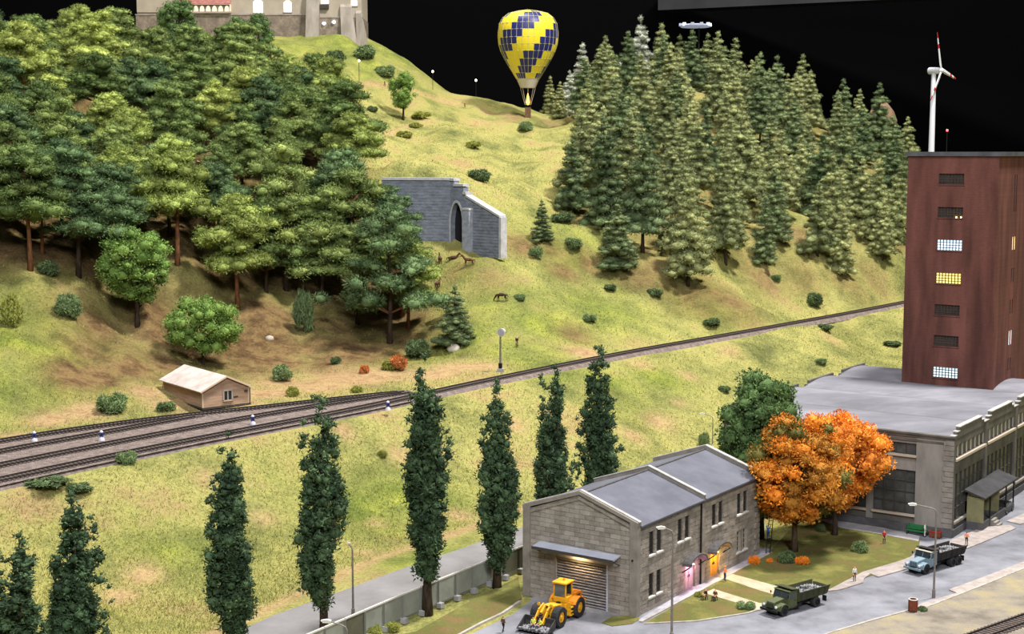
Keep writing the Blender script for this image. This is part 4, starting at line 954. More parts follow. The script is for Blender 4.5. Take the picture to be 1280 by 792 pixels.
# ---------------------------------------------------------------- factory hall
M_PLAST = mat('grey_render', hexc(112, 107, 102), hexc(146, 140, 134), scale=0.35, rough=0.92, c3=hexc(132, 126, 120), stretch=(1, 1, .35))
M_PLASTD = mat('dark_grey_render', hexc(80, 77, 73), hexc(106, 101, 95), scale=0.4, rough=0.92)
M_QUOIN = mat('quoin_stone', hexc(118, 112, 105), hexc(144, 137, 129), scale=0.8, rough=0.9)
M_PLINTH = mat('dark_plinth', hexc(74, 72, 74), hexc(94, 92, 94), scale=0.7, rough=0.9)
M_FROOF = mat('factory_roof_felt', hexc(92, 91, 98), hexc(132, 130, 138), scale=0.13, rough=0.7, spec=0.3, c3=hexc(110, 109, 116), stretch=(.5, 1, 1))
M_FSILL = mat('beige_sill', hexc(176, 162, 146), rough=0.85)
M_FGLASS = mat('factory_glass', hexc(46, 48, 46), hexc(84, 85, 84), scale=0.35, rough=0.4, spec=0.25)
FO = P(1188, 672); FT = thing('factory_hall', 'long grey rendered factory hall with shallow vaulted roof bays', 'building', (FO[0], FO[1], 0), PHI)
FXL = -31.6; BAYS = [(0.0, 13.3), (13.3, 27.0), (27.0, 40.5), (40.5, 54.0)]
MB().box(FXL + .3, -.45, .45, 53.7, 0, 12.6).build('wall_core', M_PLASTD, FT)
# front face: wall strips between the openings
FW = [(-10.2, -4.7), (-16.6, -11.1), (-23.0, -17.5), (-29.4, -23.9)]
xs_ = [0.0] + [v for w_ in FW for v in (w_[1], w_[0])] + [FXL]
for i in range(0, len(xs_), 2): piece('wall_pier', M_PLAST, FT, xs_[i + 1], xs_[i], 0, .46, 1.1, 12.3)
for (x0, x1) in FW:
    piece('spandrel', M_PLAST, FT, x0, x1, .1, .46, 7.9, 9.95); piece('spandrel', M_PLAST, FT, x0, x1, .1, .46, 11.4, 12.3); piece('spandrel', M_PLASTD, FT, x0, x1, .1, .46, 1.1, 2.3)
    for (z0, z1, cols, rows) in ((9.95, 11.4, 4, 1), (2.3, 7.9, 4, 4)):
        wn = MB().box(x0, x1, .36, .4, z0, z1).build('window', M_FGLASS, FT)
        for i in range(cols + 1): c = x0 + (x1 - x0) * i / cols; MB().box(c - .07, c + .07, .24, .38, z0, z1).build('glazing_bar', M_FRAMED, wn)
        for i in range(rows + 1): c = z0 + (z1 - z0) * i / rows; MB().box(x0, x1, .24, .38, c - .06, c + .06).build('glazing_bar', M_FRAMED, wn)
        MB().box(x0 - .1, x1 + .1, -.25, .3, z0 - .28, z0).build('window_sill', M_FSILL, wn)
piece('cornice', M_PLASTD, FT, FXL - .1, .1, -.12, .5, 12.3, 12.62); piece('cornice', M_PLASTD, FT, FXL - .2, .2, -.28, .5, 12.62, 12.85)
piece('panel_head', M_PLASTD, FT, -10.4, -1.2, -.08, .1, 11.75, 12.0)
piece('plinth', M_PLINTH, FT, FXL, .25, -.28, .5, 0, 1.1)
for k in range(17):
    z0 = 1.15 + k * .66; w_ = 1.25 if k % 2 else .95
    piece('quoin', M_QUOIN, FT, -w_, .12, -.1, .5, z0, z0 + .6); piece('quoin', M_QUOIN, FT, -.5, .1, -.08, w_ * .5, z0, z0 + .6)
# right face, bay by bay
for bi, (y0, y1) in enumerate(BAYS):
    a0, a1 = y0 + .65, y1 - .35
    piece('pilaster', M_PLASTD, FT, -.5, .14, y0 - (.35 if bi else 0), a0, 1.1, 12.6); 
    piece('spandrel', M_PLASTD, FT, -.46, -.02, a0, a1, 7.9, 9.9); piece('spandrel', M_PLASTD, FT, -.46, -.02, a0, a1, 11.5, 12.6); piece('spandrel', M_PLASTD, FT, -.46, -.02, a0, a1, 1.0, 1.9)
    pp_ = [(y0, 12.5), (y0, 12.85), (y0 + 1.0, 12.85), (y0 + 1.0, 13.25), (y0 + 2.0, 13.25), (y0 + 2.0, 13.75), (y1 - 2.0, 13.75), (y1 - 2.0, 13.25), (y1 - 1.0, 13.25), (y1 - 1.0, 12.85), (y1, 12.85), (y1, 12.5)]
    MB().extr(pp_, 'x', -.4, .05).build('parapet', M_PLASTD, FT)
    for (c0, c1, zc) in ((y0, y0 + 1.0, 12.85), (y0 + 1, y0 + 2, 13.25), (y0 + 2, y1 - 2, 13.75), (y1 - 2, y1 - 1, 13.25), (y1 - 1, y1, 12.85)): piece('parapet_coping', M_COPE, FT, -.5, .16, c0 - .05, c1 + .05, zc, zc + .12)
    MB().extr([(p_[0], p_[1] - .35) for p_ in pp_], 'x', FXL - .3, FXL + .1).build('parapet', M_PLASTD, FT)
    n_ = 10; arc = [(y0 + (y1 - y0) * i / n_, 12.55 + .75 * math.sin(pi * i / n_) ** .8) for i in range(n_ + 1)]
    MB().extr(arc + [(y1, 12.3), (y0, 12.3)], 'x', FXL, -.4).build('roof_vault', M_FROOF, FT)
    for (z0, z1, cols, rows) in ((9.9, 11.5, 7, 1), (1.9, 7.9, 7, 4)):
        wn = MB().box(-.36, -.3, a0, a1, z0, z1).build('window', M_FGLASS, FT)
        for i in range(cols + 1): c = a0 + (a1 - a0) * i / cols; MB().box(-.32, -.14, c - .08, c + .08, z0, z1).build('glazing_bar', M_FRAMEL if z0 > 9 else M_FRAMED, wn)
        for i in range(rows + 1): c = z0 + (z1 - z0) * i / rows; MB().box(-.32, -.18, a0, a1, c - .06, c + .06).build('glazing_bar', M_FRAMED, wn)
        MB().box(-.3, .3, a0, a1, z0 - .3, z0).build('window_sill', M_FSILL if z0 > 9 else M_QUOIN, wn)
piece('plinth', M_PLINTH, FT, -.5, .32, .0, 54, 0, 1.0)
# loading dock with its lean-to roof
M_DOCKW = mat('dock_cream_wall', hexc(132, 126, 92), hexc(110, 106, 78), scale=.6, rough=.9)
dk = thing('loading_dock', 'dark lean-to loading dock with cream walls on the factory side', 'loading dock', (FO[0], FO[1], 0), PHI)
MB().extr([(.0, 5.0), (2.7, 4.25), (2.7, 4.42), (.0, 5.25)], 'y', 5.0, 19.5).build('dock_roof', mat('dock_roof_sheet', hexc(48, 47, 49), hexc(66, 64, 66), scale=.5, rough=.7), dk)
piece('dock_wall', M_DOCKW, dk, .3, 2.4, 5.3, 5.6, 1.1, 4.3); piece('dock_wall', M_DOCKW, dk, .3, 2.2, 12.5, 12.8, 1.1, 4.5); piece('dock_wall', M_DOCKW, dk, .3, .5, 5.5, 19, 1.1, 4.7)
piece('dock_platform', M_PLINTH, dk, .33, 2.4, 5.3, 19.2, 0, 1.1)
for yy in (8.4, 15.5, 19.0): piece('dock_post', M_DARK, dk, 2.25, 2.4, yy - .1, yy + .1, 1.1, 4.5)
for k in range(3): piece('dock_step', M_QUOIN, dk, 2.4 + .35 * k, 2.76 + .35 * k, 8.6, 10.4, 0, .85 - .28 * k)

# ---------------------------------------------------------------- brick tower
def tower_material(frame):
    m = bpy.data.materials.new('tower_red_brick'); nt, b = nodes_of(m); N = nt.nodes; L = nt.links
    b.inputs['Roughness'].default_value = .9; b.inputs['Specular IOR Level'].default_value = .15
    tc = N.new('ShaderNodeTexCoord'); tc.object = frame
    mp = N.new('ShaderNodeMapping'); mp.inputs['Scale'].default_value = (.35, .35, .06); L.new(tc.outputs['Object'], mp.inputs['Vector'])
    nz = N.new('ShaderNodeTexNoise'); nz.inputs['Scale'].default_value = 1.4; nz.inputs['Detail'].default_value = 7; L.new(mp.outputs['Vector'], nz.inputs['Vector'])
    cr = N.new('ShaderNodeValToRGB'); L.new(nz.outputs['Fac'], cr.inputs['Fac']); e = cr.color_ramp.elements
    e[0].position = .3; e[0].color = (*hexc(84, 54, 48), 1); e[1].position = .68; e[1].color = (*hexc(124, 80, 72), 1); k = e.new(.48); k.color = (*hexc(106, 68, 61), 1)
    br = N.new('ShaderNodeTexBrick'); br.inputs['Scale'].default_value = 1; br.inputs['Brick Width'].default_value = .5; br.inputs['Row Height'].default_value = .17; br.inputs['Mortar Size'].default_value = .02
    br.inputs['Color1'].default_value = (1, 1, 1, 1); br.inputs['Color2'].default_value = (.88, .86, .86, 1); br.inputs['Mortar'].default_value = (.8, .78, .76, 1)
    m2 = N.new('ShaderNodeMapping'); m2.inputs['Rotation'].default_value = (pi / 2, 0, 0); L.new(tc.outputs['Object'], m2.inputs['Vector']); L.new(m2.outputs['Vector'], br.inputs['Vector'])
    mx = N.new('ShaderNodeMix'); mx.data_type = 'RGBA'; mx.blend_type = 'MULTIPLY'; mx.inputs['Factor'].default_value = 1
    L.new(cr.outputs['Color'], mx.inputs['A']); L.new(br.outputs['Color'], mx.inputs['B']); L.new(mx.outputs['Result'], b.inputs['Base Color'])
    return m
TT = thing('brick_tower', 'tall dark red brick tower rising from the factory roof', 'building', (FO[0], FO[1], 0), PHI)
M_BRICK = tower_material(TT)
TX0, TX1, TY0, TY1 = -20.9, -7.2, 39.65, 58.0; TW0, TW1 = -16.1, -12.3
ZC = [44.0, 39.0, 34.1, 29.1, 24.3, 19.6, 14.75]
# front wall built round its seven openings
piece('tower_wall', M_BRICK, TT, TX0, TW0, TY0, TY0 + .5, 0.2, 47.4); piece('tower_wall', M_BRICK, TT, TW1, TX1, TY0, TY0 + .5, 0.2, 47.4)
zs = [47.4] + [v for z in ZC for v in (z + .8, z - .8)] + [0.2]
for i in range(0, len(zs), 2): piece('tower_wall', M_BRICK, TT, TW0, TW1, TY0, TY0 + .5, zs[i + 1], zs[i])
piece('tower_wall', M_BRICK, TT, TX0, TX1 - .4, TY0 + .5, TY1, 0.2, 47.4)
SL = [(47.9, 48.35), (48.95, 49.4)]; SZ = [(39.0, 44.6, 0), (33.2, 35.2, 1), (28.2, 30.4, 0), (23.4, 25.6, 0), (18.6, 20.8, 2), (14.6, 16.6, 0)]
ys_ = [TY0 + .5, SL[0][0], SL[0][1], SL[1][0], SL[1][1], TY1]
for i in (0, 2, 4): piece('tower_wall', M_BRICK, TT, TX1 - .4, TX1, ys_[i], ys_[i + 1], 0.2, 47.4)
for (s0, s1) in SL:
    zz_ = [47.4] + [v for q in SZ for v in (q[1], q[0])] + [0.2]
    for i in range(0, len(zz_), 2): piece('tower_wall', M_BRICK, TT, TX1 - .4, TX1, s0, s1, zz_[i + 1], zz_[i])
E_BLUE = mat('window_light_blue_white', (.8, .9, 1), emis=(.62, .80, 1.0), es=1.1); E_YEL = mat('window_light_yellow', (1, .9, .4), emis=(1.0, .72, .16), es=1.0); E_WHT = mat('window_light_white', (.9, .95, 1), emis=(.66, .84, .92), es=.85); E_AMB = mat('window_light_amber', (1, .8, .4), emis=(1.0, .62, .2), es=1.1)
M_UNLIT = mat('unlit_glass_blocks', hexc(58, 44, 40), hexc(84, 68, 60), scale=.8, rough=.4)
for (z0, z1, k) in SZ:
    for (s0, s1) in SL:
        MB().box(TX1 - .3, TX1 - .05, s0, s1, z0, z1).build('slit_window', [M_DARK, E_AMB, E_WHT][k], TT)
for z, lm in zip(ZC, [M_UNLIT, M_UNLIT, E_BLUE, E_YEL, M_UNLIT, M_UNLIT, E_WHT]):
    wn = MB().box(TW0, TW1, TY0 + .32, TY0 + .4, z - .8, z + .8).build('window', lm, TT)
    fm = M_FRAMEL if lm not in (M_UNLIT,) else M_FRAMED
    for i in range(9): c = TW0 + (TW1 - TW0) * i / 8; MB().box(c - .05, c + .05, TY0 + .2, TY0 + .34, z - .8, z + .8).build('glazing_bar', M_FRAMED, wn)
    for i in range(5): c = z - .8 + 1.6 * i / 4; MB().box(TW0, TW1, TY0 + .22, TY0 + .34, c - .04, c + .04).build('glazing_bar', M_FRAMED, wn)
    MB().box(TW0 - .1, TW1 + .1, TY0 - .12, TY0 + .2, z - .96, z - .8).build('window_sill', M_BRICK, wn)
for xx in (TW1 - 1.0, TW1 - .3):
    MB().lathe([(.06, -.06), (.1, 0), (.06, .06)], 8, (xx, TY0 + .12, ZC[1] - .7)).build('window_lamp', mat('warm_bulb', (1, 1, 1)), TT)
piece('tower_roof_slab', mat('tower_roof_edge', hexc(72, 72, 76), hexc(96, 96, 100), scale=.4, rough=.8), TT, TX0 - .35, TX1 + .35, TY0 - .35, TY1 + .3, 47.4, 48.05)

# ---------------------------------------------------------------- wind turbine
M_TWHITE = mat('turbine_white', hexc(206, 208, 214), rough=.5, spec=.35); M_TRED = mat('turbine_red', hexc(176, 36, 40), rough=.55)
D = 400; hub = PD(1179, 88, D); gzb = gz(hub[0] - 2, D + 3)
yaw = math.radians(52); ax_ = Vector((math.sin(yaw), -math.cos(yaw), 0)); rt = Vector((math.cos(yaw), math.sin(yaw), 0)); up = Vector((0, 0, 1))
base = Vector((hub[0], hub[1], hub[2])) - ax_ * 2.6; zb = gzb - .5
WTU = thing('wind_turbine', 'white three-bladed wind turbine with red-tipped blades behind the tower', 'wind turbine', (base.x, base.y, zb))
hh = hub[2] - zb
MB().lathe([(1.05, 0), (.95, 4), (.62, hh - .6), (.55, hh - .2)], 18).build('tower_mast', M_TWHITE, WTU, smooth=True)
MB().tube([Vector((0, 0, hh)) - ax_ * 1.6, Vector((0, 0, hh)) - ax_ * 1.3, Vector((0, 0, hh)) + ax_ * 1.3, Vector((0, 0, hh)) + ax_ * 1.7], [.7, .95, .85, .7], 12).build('nacelle', M_TWHITE, WTU, smooth=True)
hc = Vector((0, 0, hh)) + ax_ * 2.1
MB().tube([hc - ax_ * .5, hc, hc + ax_ * .5, hc + ax_ * .8], [.75, .8, .55, .1], 12).build('rotor_hub', M_TWHITE, WTU, smooth=True)
for ang in (-10, 110, 230):
    t_ = math.radians(ang); dr = rt * math.cos(t_) + up * math.sin(t_); pr = rt * -math.sin(t_) + up * math.cos(t_)
    def seg(r0, r1, w0, w1, th0, th1):
        vs_ = []
        for r_, w_, th_ in ((r0, w0, th0), (r1, w1, th1)):
            for u_, v_ in ((-.35, 0), (.0, .5), (.65, 0), (.0, -.5)): vs_.append(hc + dr * r_ + pr * u_ * w_ + ax_ * v_ * th_)
        return vs_, [(3, 2, 1, 0), (4, 5, 6, 7), (0, 1, 5, 4), (1, 2, 6, 5), (2, 3, 7, 6), (3, 0, 4, 7)]
    bl = MB(); bl.add(*seg(.4, 2.0, .7, 1.25, .5, .4)); bl.add(*seg(2.0, 6.2, 1.25, .95, .4, .3)); bo = bl.build('rotor_blade', M_TWHITE, WTU)
    MB().add(*seg(6.2, 7.4, .95, .85, .3, .25)).build('red_band', M_TRED, bo); MB().add(*seg(7.4, 9.0, .85, .7, .25, .2)).build('white_band', M_TWHITE, bo); MB().add(*seg(9.0, 10.6, .7, .4, .2, .08)).build('red_tip', M_TRED, bo)
# red beacon on a thin mast
bp_ = PD(1184, 163, 380); zb = gz(bp_[0], 380)
BM = thing('beacon_mast', 'thin mast with a small red warning light right of the turbine', 'mast', (bp_[0], 380, zb))
MB().tube([(0, 0, -.5), (0, 0, bp_[2] - zb)], .09, 6).build('mast_pole', M_DARK, BM)
MB().lathe([(.1, -.25), (.32, -.1), (.32, .15), (.1, .35)], 10, (0, 0, bp_[2] - zb)).build('beacon_light', mat('red_beacon', (1, .1, .1), emis=(1, .05, .05), es=6), BM)

# ---------------------------------------------------------------- hot-air balloon
D = 455; k_ = D / F
def zpx(py, D=455): return PD(640, py, D)[2]
prof = [(12.3, 2), (14, 13), (17, 24.6), (22.7, 31.7), (30.3, 36), (38.8, 37), (48.3, 37), (56.8, 36), (65.3, 33.3), (74.8, 28.6), (83.3, 23.7), (91.8, 18.5), (98.5, 14.4)]
xb = PD(660, 50, D)[0]; zb = zpx(147)
BL = thing('hot_air_balloon', 'yellow hot-air balloon with diagonal blue checker bands hovering on the ridge', 'balloon', (xb, D, zb))
M_BY = mat('balloon_yellow', hexc(226, 204, 44), rough=.45, spec=.4); M_BB = mat('balloon_blue', hexc(36, 40, 96), rough=.45, spec=.4); M_BW = mat('balloon_skirt', hexc(196, 186, 168), rough=.6); M_SEAM = mat('balloon_seam', hexc(206, 196, 130), rough=.6)
NG = 32; SUB = 2; env = MB(); 
rows = [(r * k_, zpx(y) - zb) for y, r in prof]
ybr = [12.3, 17, 22.7, 30.3, 38.8, 48.3, 56.8, 65.3, 74.8, 83.3, 91.8, 98.5]
vs_ = []
for r_, z_ in rows:
    for g in range(NG * SUB):
        t_ = 2 * pi * g / (NG * SUB); bulge = 1.0 + (.012 if g % SUB else 0); vs_.append((r_ * bulge * math.cos(t_), r_ * bulge * math.sin(t_), z_))
fs = []; mi = []
n_ = NG * SUB
for i in range(len(rows) - 1):
    yc = (prof[i][0] + prof[i + 1][0]) / 2
    row = sum(1 for q in ybr if q < yc)
    for g in range(n_):
        fs.append((i * n_ + g, i * n_ + (g + 1) % n_, (i + 1) * n_ + (g + 1) % n_, (i + 1) * n_ + g))
        cell = (g // SUB + round(1.34 * row) + 6) % 8; mi.append(1 if cell < 4 else 0)
env.add(vs_, fs); env.m = mi; env.add([v for v in vs_[:n_]], [tuple(range(n_))], 0)
eo = env.build('envelope', [M_BY, M_BB], BL, smooth=True)
for g in range(NG):
    t_ = 2 * pi * g / NG; MB().tube([(r_ * 1.004 * math.cos(t_), r_ * 1.004 * math.sin(t_), z_) for r_, z_ in rows], .05, 4, caps=False).build('seam', M_SEAM, eo)
for q, (r_, z_) in zip(prof, rows):
    if q[0] in ybr[1:]: MB().tube([(r_ * 1.006 * math.cos(t_), r_ * 1.006 * math.sin(t_), z_) for t_ in np.linspace(0, 2 * pi, 49)], .05, 4, caps=False).build('load_ring', M_SEAM, eo)
zs1, zs2 = zpx(98.5) - zb, zpx(110) - zb
MB().lathe([(14.4 * k_, zs1), (9.2 * k_, zs2)], 32, caps=False).build('skirt', M_BW, BL, smooth=True)
zt, zbk = zpx(131) - zb, zpx(134) - zb
for g in range(8):
    t_ = 2 * pi * g / 8; MB().tube([(9.2 * k_ * math.cos(t_), 9.2 * k_ * math.sin(t_), zs2), (3.6 * k_ * math.cos(t_), 3.6 * k_ * math.sin(t_), zt)], .05, 4).build('suspension_line', M_BW, BL)
M_FLAME = mat('burner_flame', (1, .6, .1), emis=(1, .5, .06), es=5)
MB().lathe([(.25, zt), (.55, zt + .7), (.45, zt + 1.7), (.2, zt + 3.0), (.03, zt + 3.8)], 12).build('burner_flame', M_FLAME, BL, smooth=True)
MB().box(-.9, .9, -.9, .9, 0, zbk).build('basket', mat('wicker', hexc(84, 64, 46), hexc(120, 92, 64), scale=3, rough=.9), BL)
MB().box(-1.0, 1.0, -1.0, 1.0, zbk, zbk + .2).build('basket_rim', M_DARK, BL)
for sx in (-1, 1):
    for sy in (-1, 1): MB().tube([(sx * .85, sy * .85, zbk), (sx * .6, sy * .6, zt + .1)], .05, 4).build('basket_pole', M_DARK, BL)

# ---------------------------------------------------------------- castle
D = 480; C0 = PD(400, 48, D); CZ = 82.0
CT = thing('castle', 'pale plastered castle on a stone base at the hilltop with lit windows', 'castle', (0, D, CZ))
def cx(px): return (px - 640) / F * D
def czp(py): return PD(640, py, D)[2] - CZ
M_CPL = mat('castle_plaster', hexc(158, 146, 132), hexc(178, 166, 150), scale=.15, rough=.92); M_CST = mat('castle_stone', hexc(112, 100, 90), hexc(152, 136, 122), scale=.5, rough=.95, bump=.4, c3=hexc(130, 118, 106)); M_CBU = mat('castle_buttress', hexc(134, 126, 116), hexc(166, 156, 146), scale=.4, rough=.95, stretch=(1, 1, .3)); M_TILE = mat('red_roof_tiles', hexc(128, 82, 76), hexc(160, 108, 100), scale=1.2, rough=.85)
E_CAS = mat('castle_window_light', (1, 1, 1), emis=(1.0, .98, .95), es=2.0); E_ARC = mat('arcade_light', (1, .9, .7), emis=(1.0, .78, .5), es=.9); E_BLU = mat('bluish_lamp', (.8, .9, 1), emis=(.8, .9, 1.0), es=2.5)
MB().box(cx(178), cx(403), 1.5, 22, -4, 32).build('main_wall', M_CPL, CT)
MB().box(cx(176.5), cx(403), .9, 20, -6, czp(18.5)).build('stone_base', M_CST, CT)
MB().box(cx(176), cx(403), .7, 2.0, czp(18.8), czp(17.2)).build('ledge', M_CBU, CT)
MB().box(cx(398), cx(455), .2, 20, -6, 32).build('bastion_wall', M_CPL, CT); MB().box(cx(398), cx(456), -.2, 19, -8, czp(22)).build('stone_base', M_CST, CT); MB().box(cx(398), cx(456.5), -.4, 1, czp(22.4), czp(21)).build('ledge', M_CBU, CT)
def buttress(x0, x1, xt0, xt1, depth, py_top, name='buttress'):
    zt_ = czp(py_top); b = MB()
    b.add([(cx(x0), .5, -8), (cx(x1), .5, -8), (cx(x1), -depth, -8), (cx(x0), -depth, -8), (cx(xt0), .5, zt_), (cx(xt1), .5, zt_), (cx(xt1), -.6, zt_ - 1.2), (cx(xt0), -.6, zt_ - 1.2)],
          [(0, 1, 2, 3), (7, 6, 5, 4), (3, 2, 6, 7), (0, 3, 7, 4), (1, 5, 6, 2), (0, 4, 5, 1)]); b.build(name, M_CBU, CT)
buttress(386, 403, 388, 404, 4.5, -14); buttress(433, 455, 429, 443, 4.5, 4); buttress(450, 469, 448, 454.5, 1.2, 12)
for px, py, w_, h_ in ((327, 7.5, 11, 16), (363.5, 7.5, 9, 14), (410, 0, 9, 9), (446, 3, 7, 8)):
    yb = 1.5 if px < 398 else .2
    wn = MB().extr([(cx(px - w_ / 2), czp(py + h_ / 2)), (cx(px + w_ / 2), czp(py + h_ / 2)), (cx(px + w_ / 2), czp(py - h_ / 2 + 2)), (cx(px + w_ / 4), czp(py - h_ / 2)), (cx(px - w_ / 4), czp(py - h_ / 2)), (cx(px - w_ / 2), czp(py - h_ / 2 + 2))], 'y', yb - .12, yb + .1).build('window', E_CAS, CT)
    MB().box(cx(px - w_ / 2 - 1), cx(px + w_ / 2 + 1), yb - .3, yb, czp(py + h_ / 2 + 1.2), czp(py + h_ / 2)).build('window_sill', M_CBU, wn)
MB().box(cx(184), cx(190), 1.35, 1.6, czp(14), czp(9)).build('window', E_ARC, CT)
MB().box(cx(404.5), cx(415), -.9, .3, czp(11), czp(6)).build('bay_balcony', M_FRAMED, CT)
for px, py in ((409, 29.5), (421, 28)): MB().lathe([(.1, -.5), (.55, -.2), (.6, .2), (.2, .5)], 10, (cx(px), -.5, czp(py))).build('wall_lantern', E_BLU, CT)
# arcade gallery under the red roof
x0, x1 = cx(232), cx(293)
MB().box(x0, x1, .9, 1.6, czp(14.5), czp(5)).build('gallery_wall', E_ARC, CT)
n_ = 8; st = (x1 - x0) / n_; zb0, zt0 = czp(14.2), czp(5.5); pl = [(x0, zt0), (x0, zb0)]
for i in range(n_):
    a0 = x0 + st * (i + .12); a1 = x0 + st * (i + .88); pl += [(a0, zb0)] + [(a0 + (a1 - a0) * (1 - math.cos(t_)) / 2, zb0 + (zt0 - zb0) * (.35 + .5 * math.sin(t_))) for t_ in np.linspace(0, pi, 7)] + [(a1, zb0)]
pl += [(x1, zb0), (x1, zt0)]
MB().extr(pl, 'y', .35, .75).build('arcade', M_CBU, CT)
MB().box(x0 - .3, x1 + .3, -.1, 1.6, czp(16.5), czp(14.2)).build('gallery_parapet', M_CPL, CT)
MB().extr([(-.7, czp(5.6)), (-.6, czp(4.6)), (4, czp(-14)), (4, czp(-12))], 'x', x0 - .6, x1 + .4).build('gallery_roof', M_TILE, CT)
piece('wall_tower', M_CPL, CT, cx(178), cx(212), 1.0, 4, czp(15), 32)
MB().extr([(1, 32), (22, 32), (11.5, 44)], 'x', cx(176), cx(405)).build('main_roof', M_TILE, CT)

# ---------------------------------------------------------------- stone railway portal
M_PORT = mat('portal_stone', hexc(108, 112, 121), hexc(138, 142, 153), scale=.7, rough=.92, bump=.3, stretch=(1, 1, 2)); M_PCOP = mat('portal_coping', hexc(166, 164, 166), hexc(196, 194, 194), scale=.8, rough=.9); M_TUN = mat('tunnel_shade', hexc(34, 32, 36), rough=.95)
Cc = Vector(PD(563, 303, 300)); Ee = Vector(PD(625, 316, 290)); Ww = Vector(PD(478, 300, 303))
PT = thing('tunnel_portal', 'grey stone tunnel portal with arched mouth and sloping wing wall', 'tunnel portal', Cc)
def wall_frame(a, c):
    d = Vector((c.x - a.x, c.y - a.y, 0)); L = d.length; return L, math.atan2(d.y, d.x)
L1, ang1 = wall_frame(Cc, Ee)
fr1 = bpy.data.objects.new('arch_wall', None)
z0 = -2.5; top = 42.3 - Cc.z; arch = [(1.9 + 1.75 * -math.cos(t_), (3.6 + 4.6 * math.sin(t_)) if 0 < t_ < pi else 0) for t_ in np.linspace(0, pi, 15)]
def rot_pts(b_, ang, off=(0, 0, 0)):
    c_, s_ = math.cos(ang), math.sin(ang); b_.v = [(x * c_ - y * s_ + off[0], x * s_ + y * c_ + off[1], z + off[2]) for x, y, z in b_.v]; return b_
out = [(0, z0), (.15, z0), (.15, 3.6)] + [(x, z) for x, z in arch[1:-1]] + [(3.65, 3.6), (3.65, z0), (L1, z0), (L1, 35.1 - Cc.z), (4.7, 39.0 - Cc.z), (4.7, 39.6 - Cc.z), (3.9, 39.6 - Cc.z), (3.9, 40.8 - Cc.z), (1.2, 41.6 - Cc.z), (1.2, top), (0, top)]
rot_pts(MB().extr(out, 'y', 0, 1.4), ang1).build('arch_wall', M_PORT, PT)
rot_pts(MB().box(-.4, 4.6, 1.2, 1.6, z0, 9), ang1).build('tunnel_shade_panel', M_TUN, PT)  # dark sheet closing the arch, its colour stands in for the shade inside
ringb = MB(); ri = [(.15, z0), (.15, 3.6)] + arch[1:-1] + [(3.65, 3.6), (3.65, z0)]
for i in range(len(ri) - 1):
    (xa, za), (xb_, zb_) = ri[i], ri[i + 1]; ca = np.array([1.9, 3.6]); 
    def outw(x, z): 
        if z <= 3.61: return (x + (-.5 if x < 1.9 else .5), z)
        d_ = np.array([x, z]) - ca; d_ = d_ / np.linalg.norm(d_); return (x + d_[0] * .5, z + d_[1] * .5)
    ringb.extr([(xa, za), (xb_, zb_), outw(xb_, zb_), outw(xa, za)], 'y', -.16, .2)
rot_pts(ringb, ang1).build('arch_ring', M_PCOP, PT)
rot_pts(MB().box(4.6, 6.6, -1.1, .3, z0, 36.4 - Cc.z), ang1).build('pilaster', mat('portal_pilaster_stone', hexc(140, 144, 152), hexc(172, 176, 184), scale=.9, rough=.92, bump=.4), PT); rot_pts(MB().box(4.5, 6.7, -1.25, .3, 36.4 - Cc.z, 36.8 - Cc.z), ang1).build('pilaster_cap', M_PCOP, PT)
for (sa, za, sb, zb_) in ((4.7, 39.0, L1 + .1, 35.1),): rot_pts(MB().extr([(sa, za - Cc.z), (sb, zb_ - Cc.z), (sb, zb_ + .45 - Cc.z), (sa, za + .45 - Cc.z)], 'y', -.25, 1.6), ang1).build('coping', M_PCOP, PT)
for (sa, sb, zz_) in ((3.8, 4.8, 39.6), (1.1, 4.0, 41.2), (-.2, 1.3, 42.3)): rot_pts(MB().box(sa, sb, -.25, 1.6, zz_ - .1 - Cc.z, zz_ + .4 - Cc.z), ang1).build('coping', M_PCOP, PT)
rot_pts(MB().box(L1 - .15, L1 + .45, -.2, 1.5, z0, 35.2 - Cc.z), ang1).build('end_quoin', M_PCOP, PT)
L2, ang2 = wall_frame(Cc, Ww)
rot_pts(MB().box(0, L2, -1.4, 0, z0 - 1, top), ang2).build('retaining_wall', M_PORT, PT); rot_pts(MB().box(-.3, L2, -1.7, .3, top, top + .5), ang2).build('coping', M_PCOP, PT)
for k in range(26):
    z_ = z0 + .4 + k * .62
    if z_ < top - .2: rot_pts(MB().box(.1, L2, -.02, .05, z_, z_ + .5), ang2).build('stone_course', M_PORT, PT)
for k in range(20):
    z_ = z0 + .4 + k * .62; smax = L1 - .2
    if z_ + .5 > 35 - Cc.z: smax = 6.7 + (L1 - 6.7) * max(0, (38.4 - Cc.z - z_ - .5) / (38.4 - 35.0))
    if smax > 7.2: rot_pts(MB().box(6.7, smax, -.06, .02, z_, z_ + .5), ang1).build('stone_course', M_PORT, PT)

# ---------------------------------------------------------------- wooden hut by the line
M_HUT = mat('hut_weathered_boards', hexc(158, 128, 104), hexc(188, 156, 130), scale=.8, rough=.9, stretch=(.3, .3, 3)); M_HUTR = mat('hut_roof_sheets', hexc(168, 156, 148), hexc(200, 188, 180), scale=.5, rough=.85); M_HUTF = mat('hut_trim', hexc(206, 178, 150), rough=.85)
hz = rail_z(-40) + .05; N0 = P(253.5, 510, hz); R0 = P(311, 503.5, hz); L0 = P(209, 494, hz)
ang = math.atan2(R0[1] - N0[1], R0[0] - N0[0]); HWd = float(np.hypot(*(R0 - N0)[:2])); ln = (L0 - N0)[:2]; HLn = float(-ln[0] * math.sin(ang) + ln[1] * math.cos(ang))
HT = thing('wooden_hut', 'small weathered wooden hut with a pale gable roof beside the tracks', 'hut', (N0[0], N0[1], hz - .15), ang)
wh = 2.75; gp = wh + HWd * .23
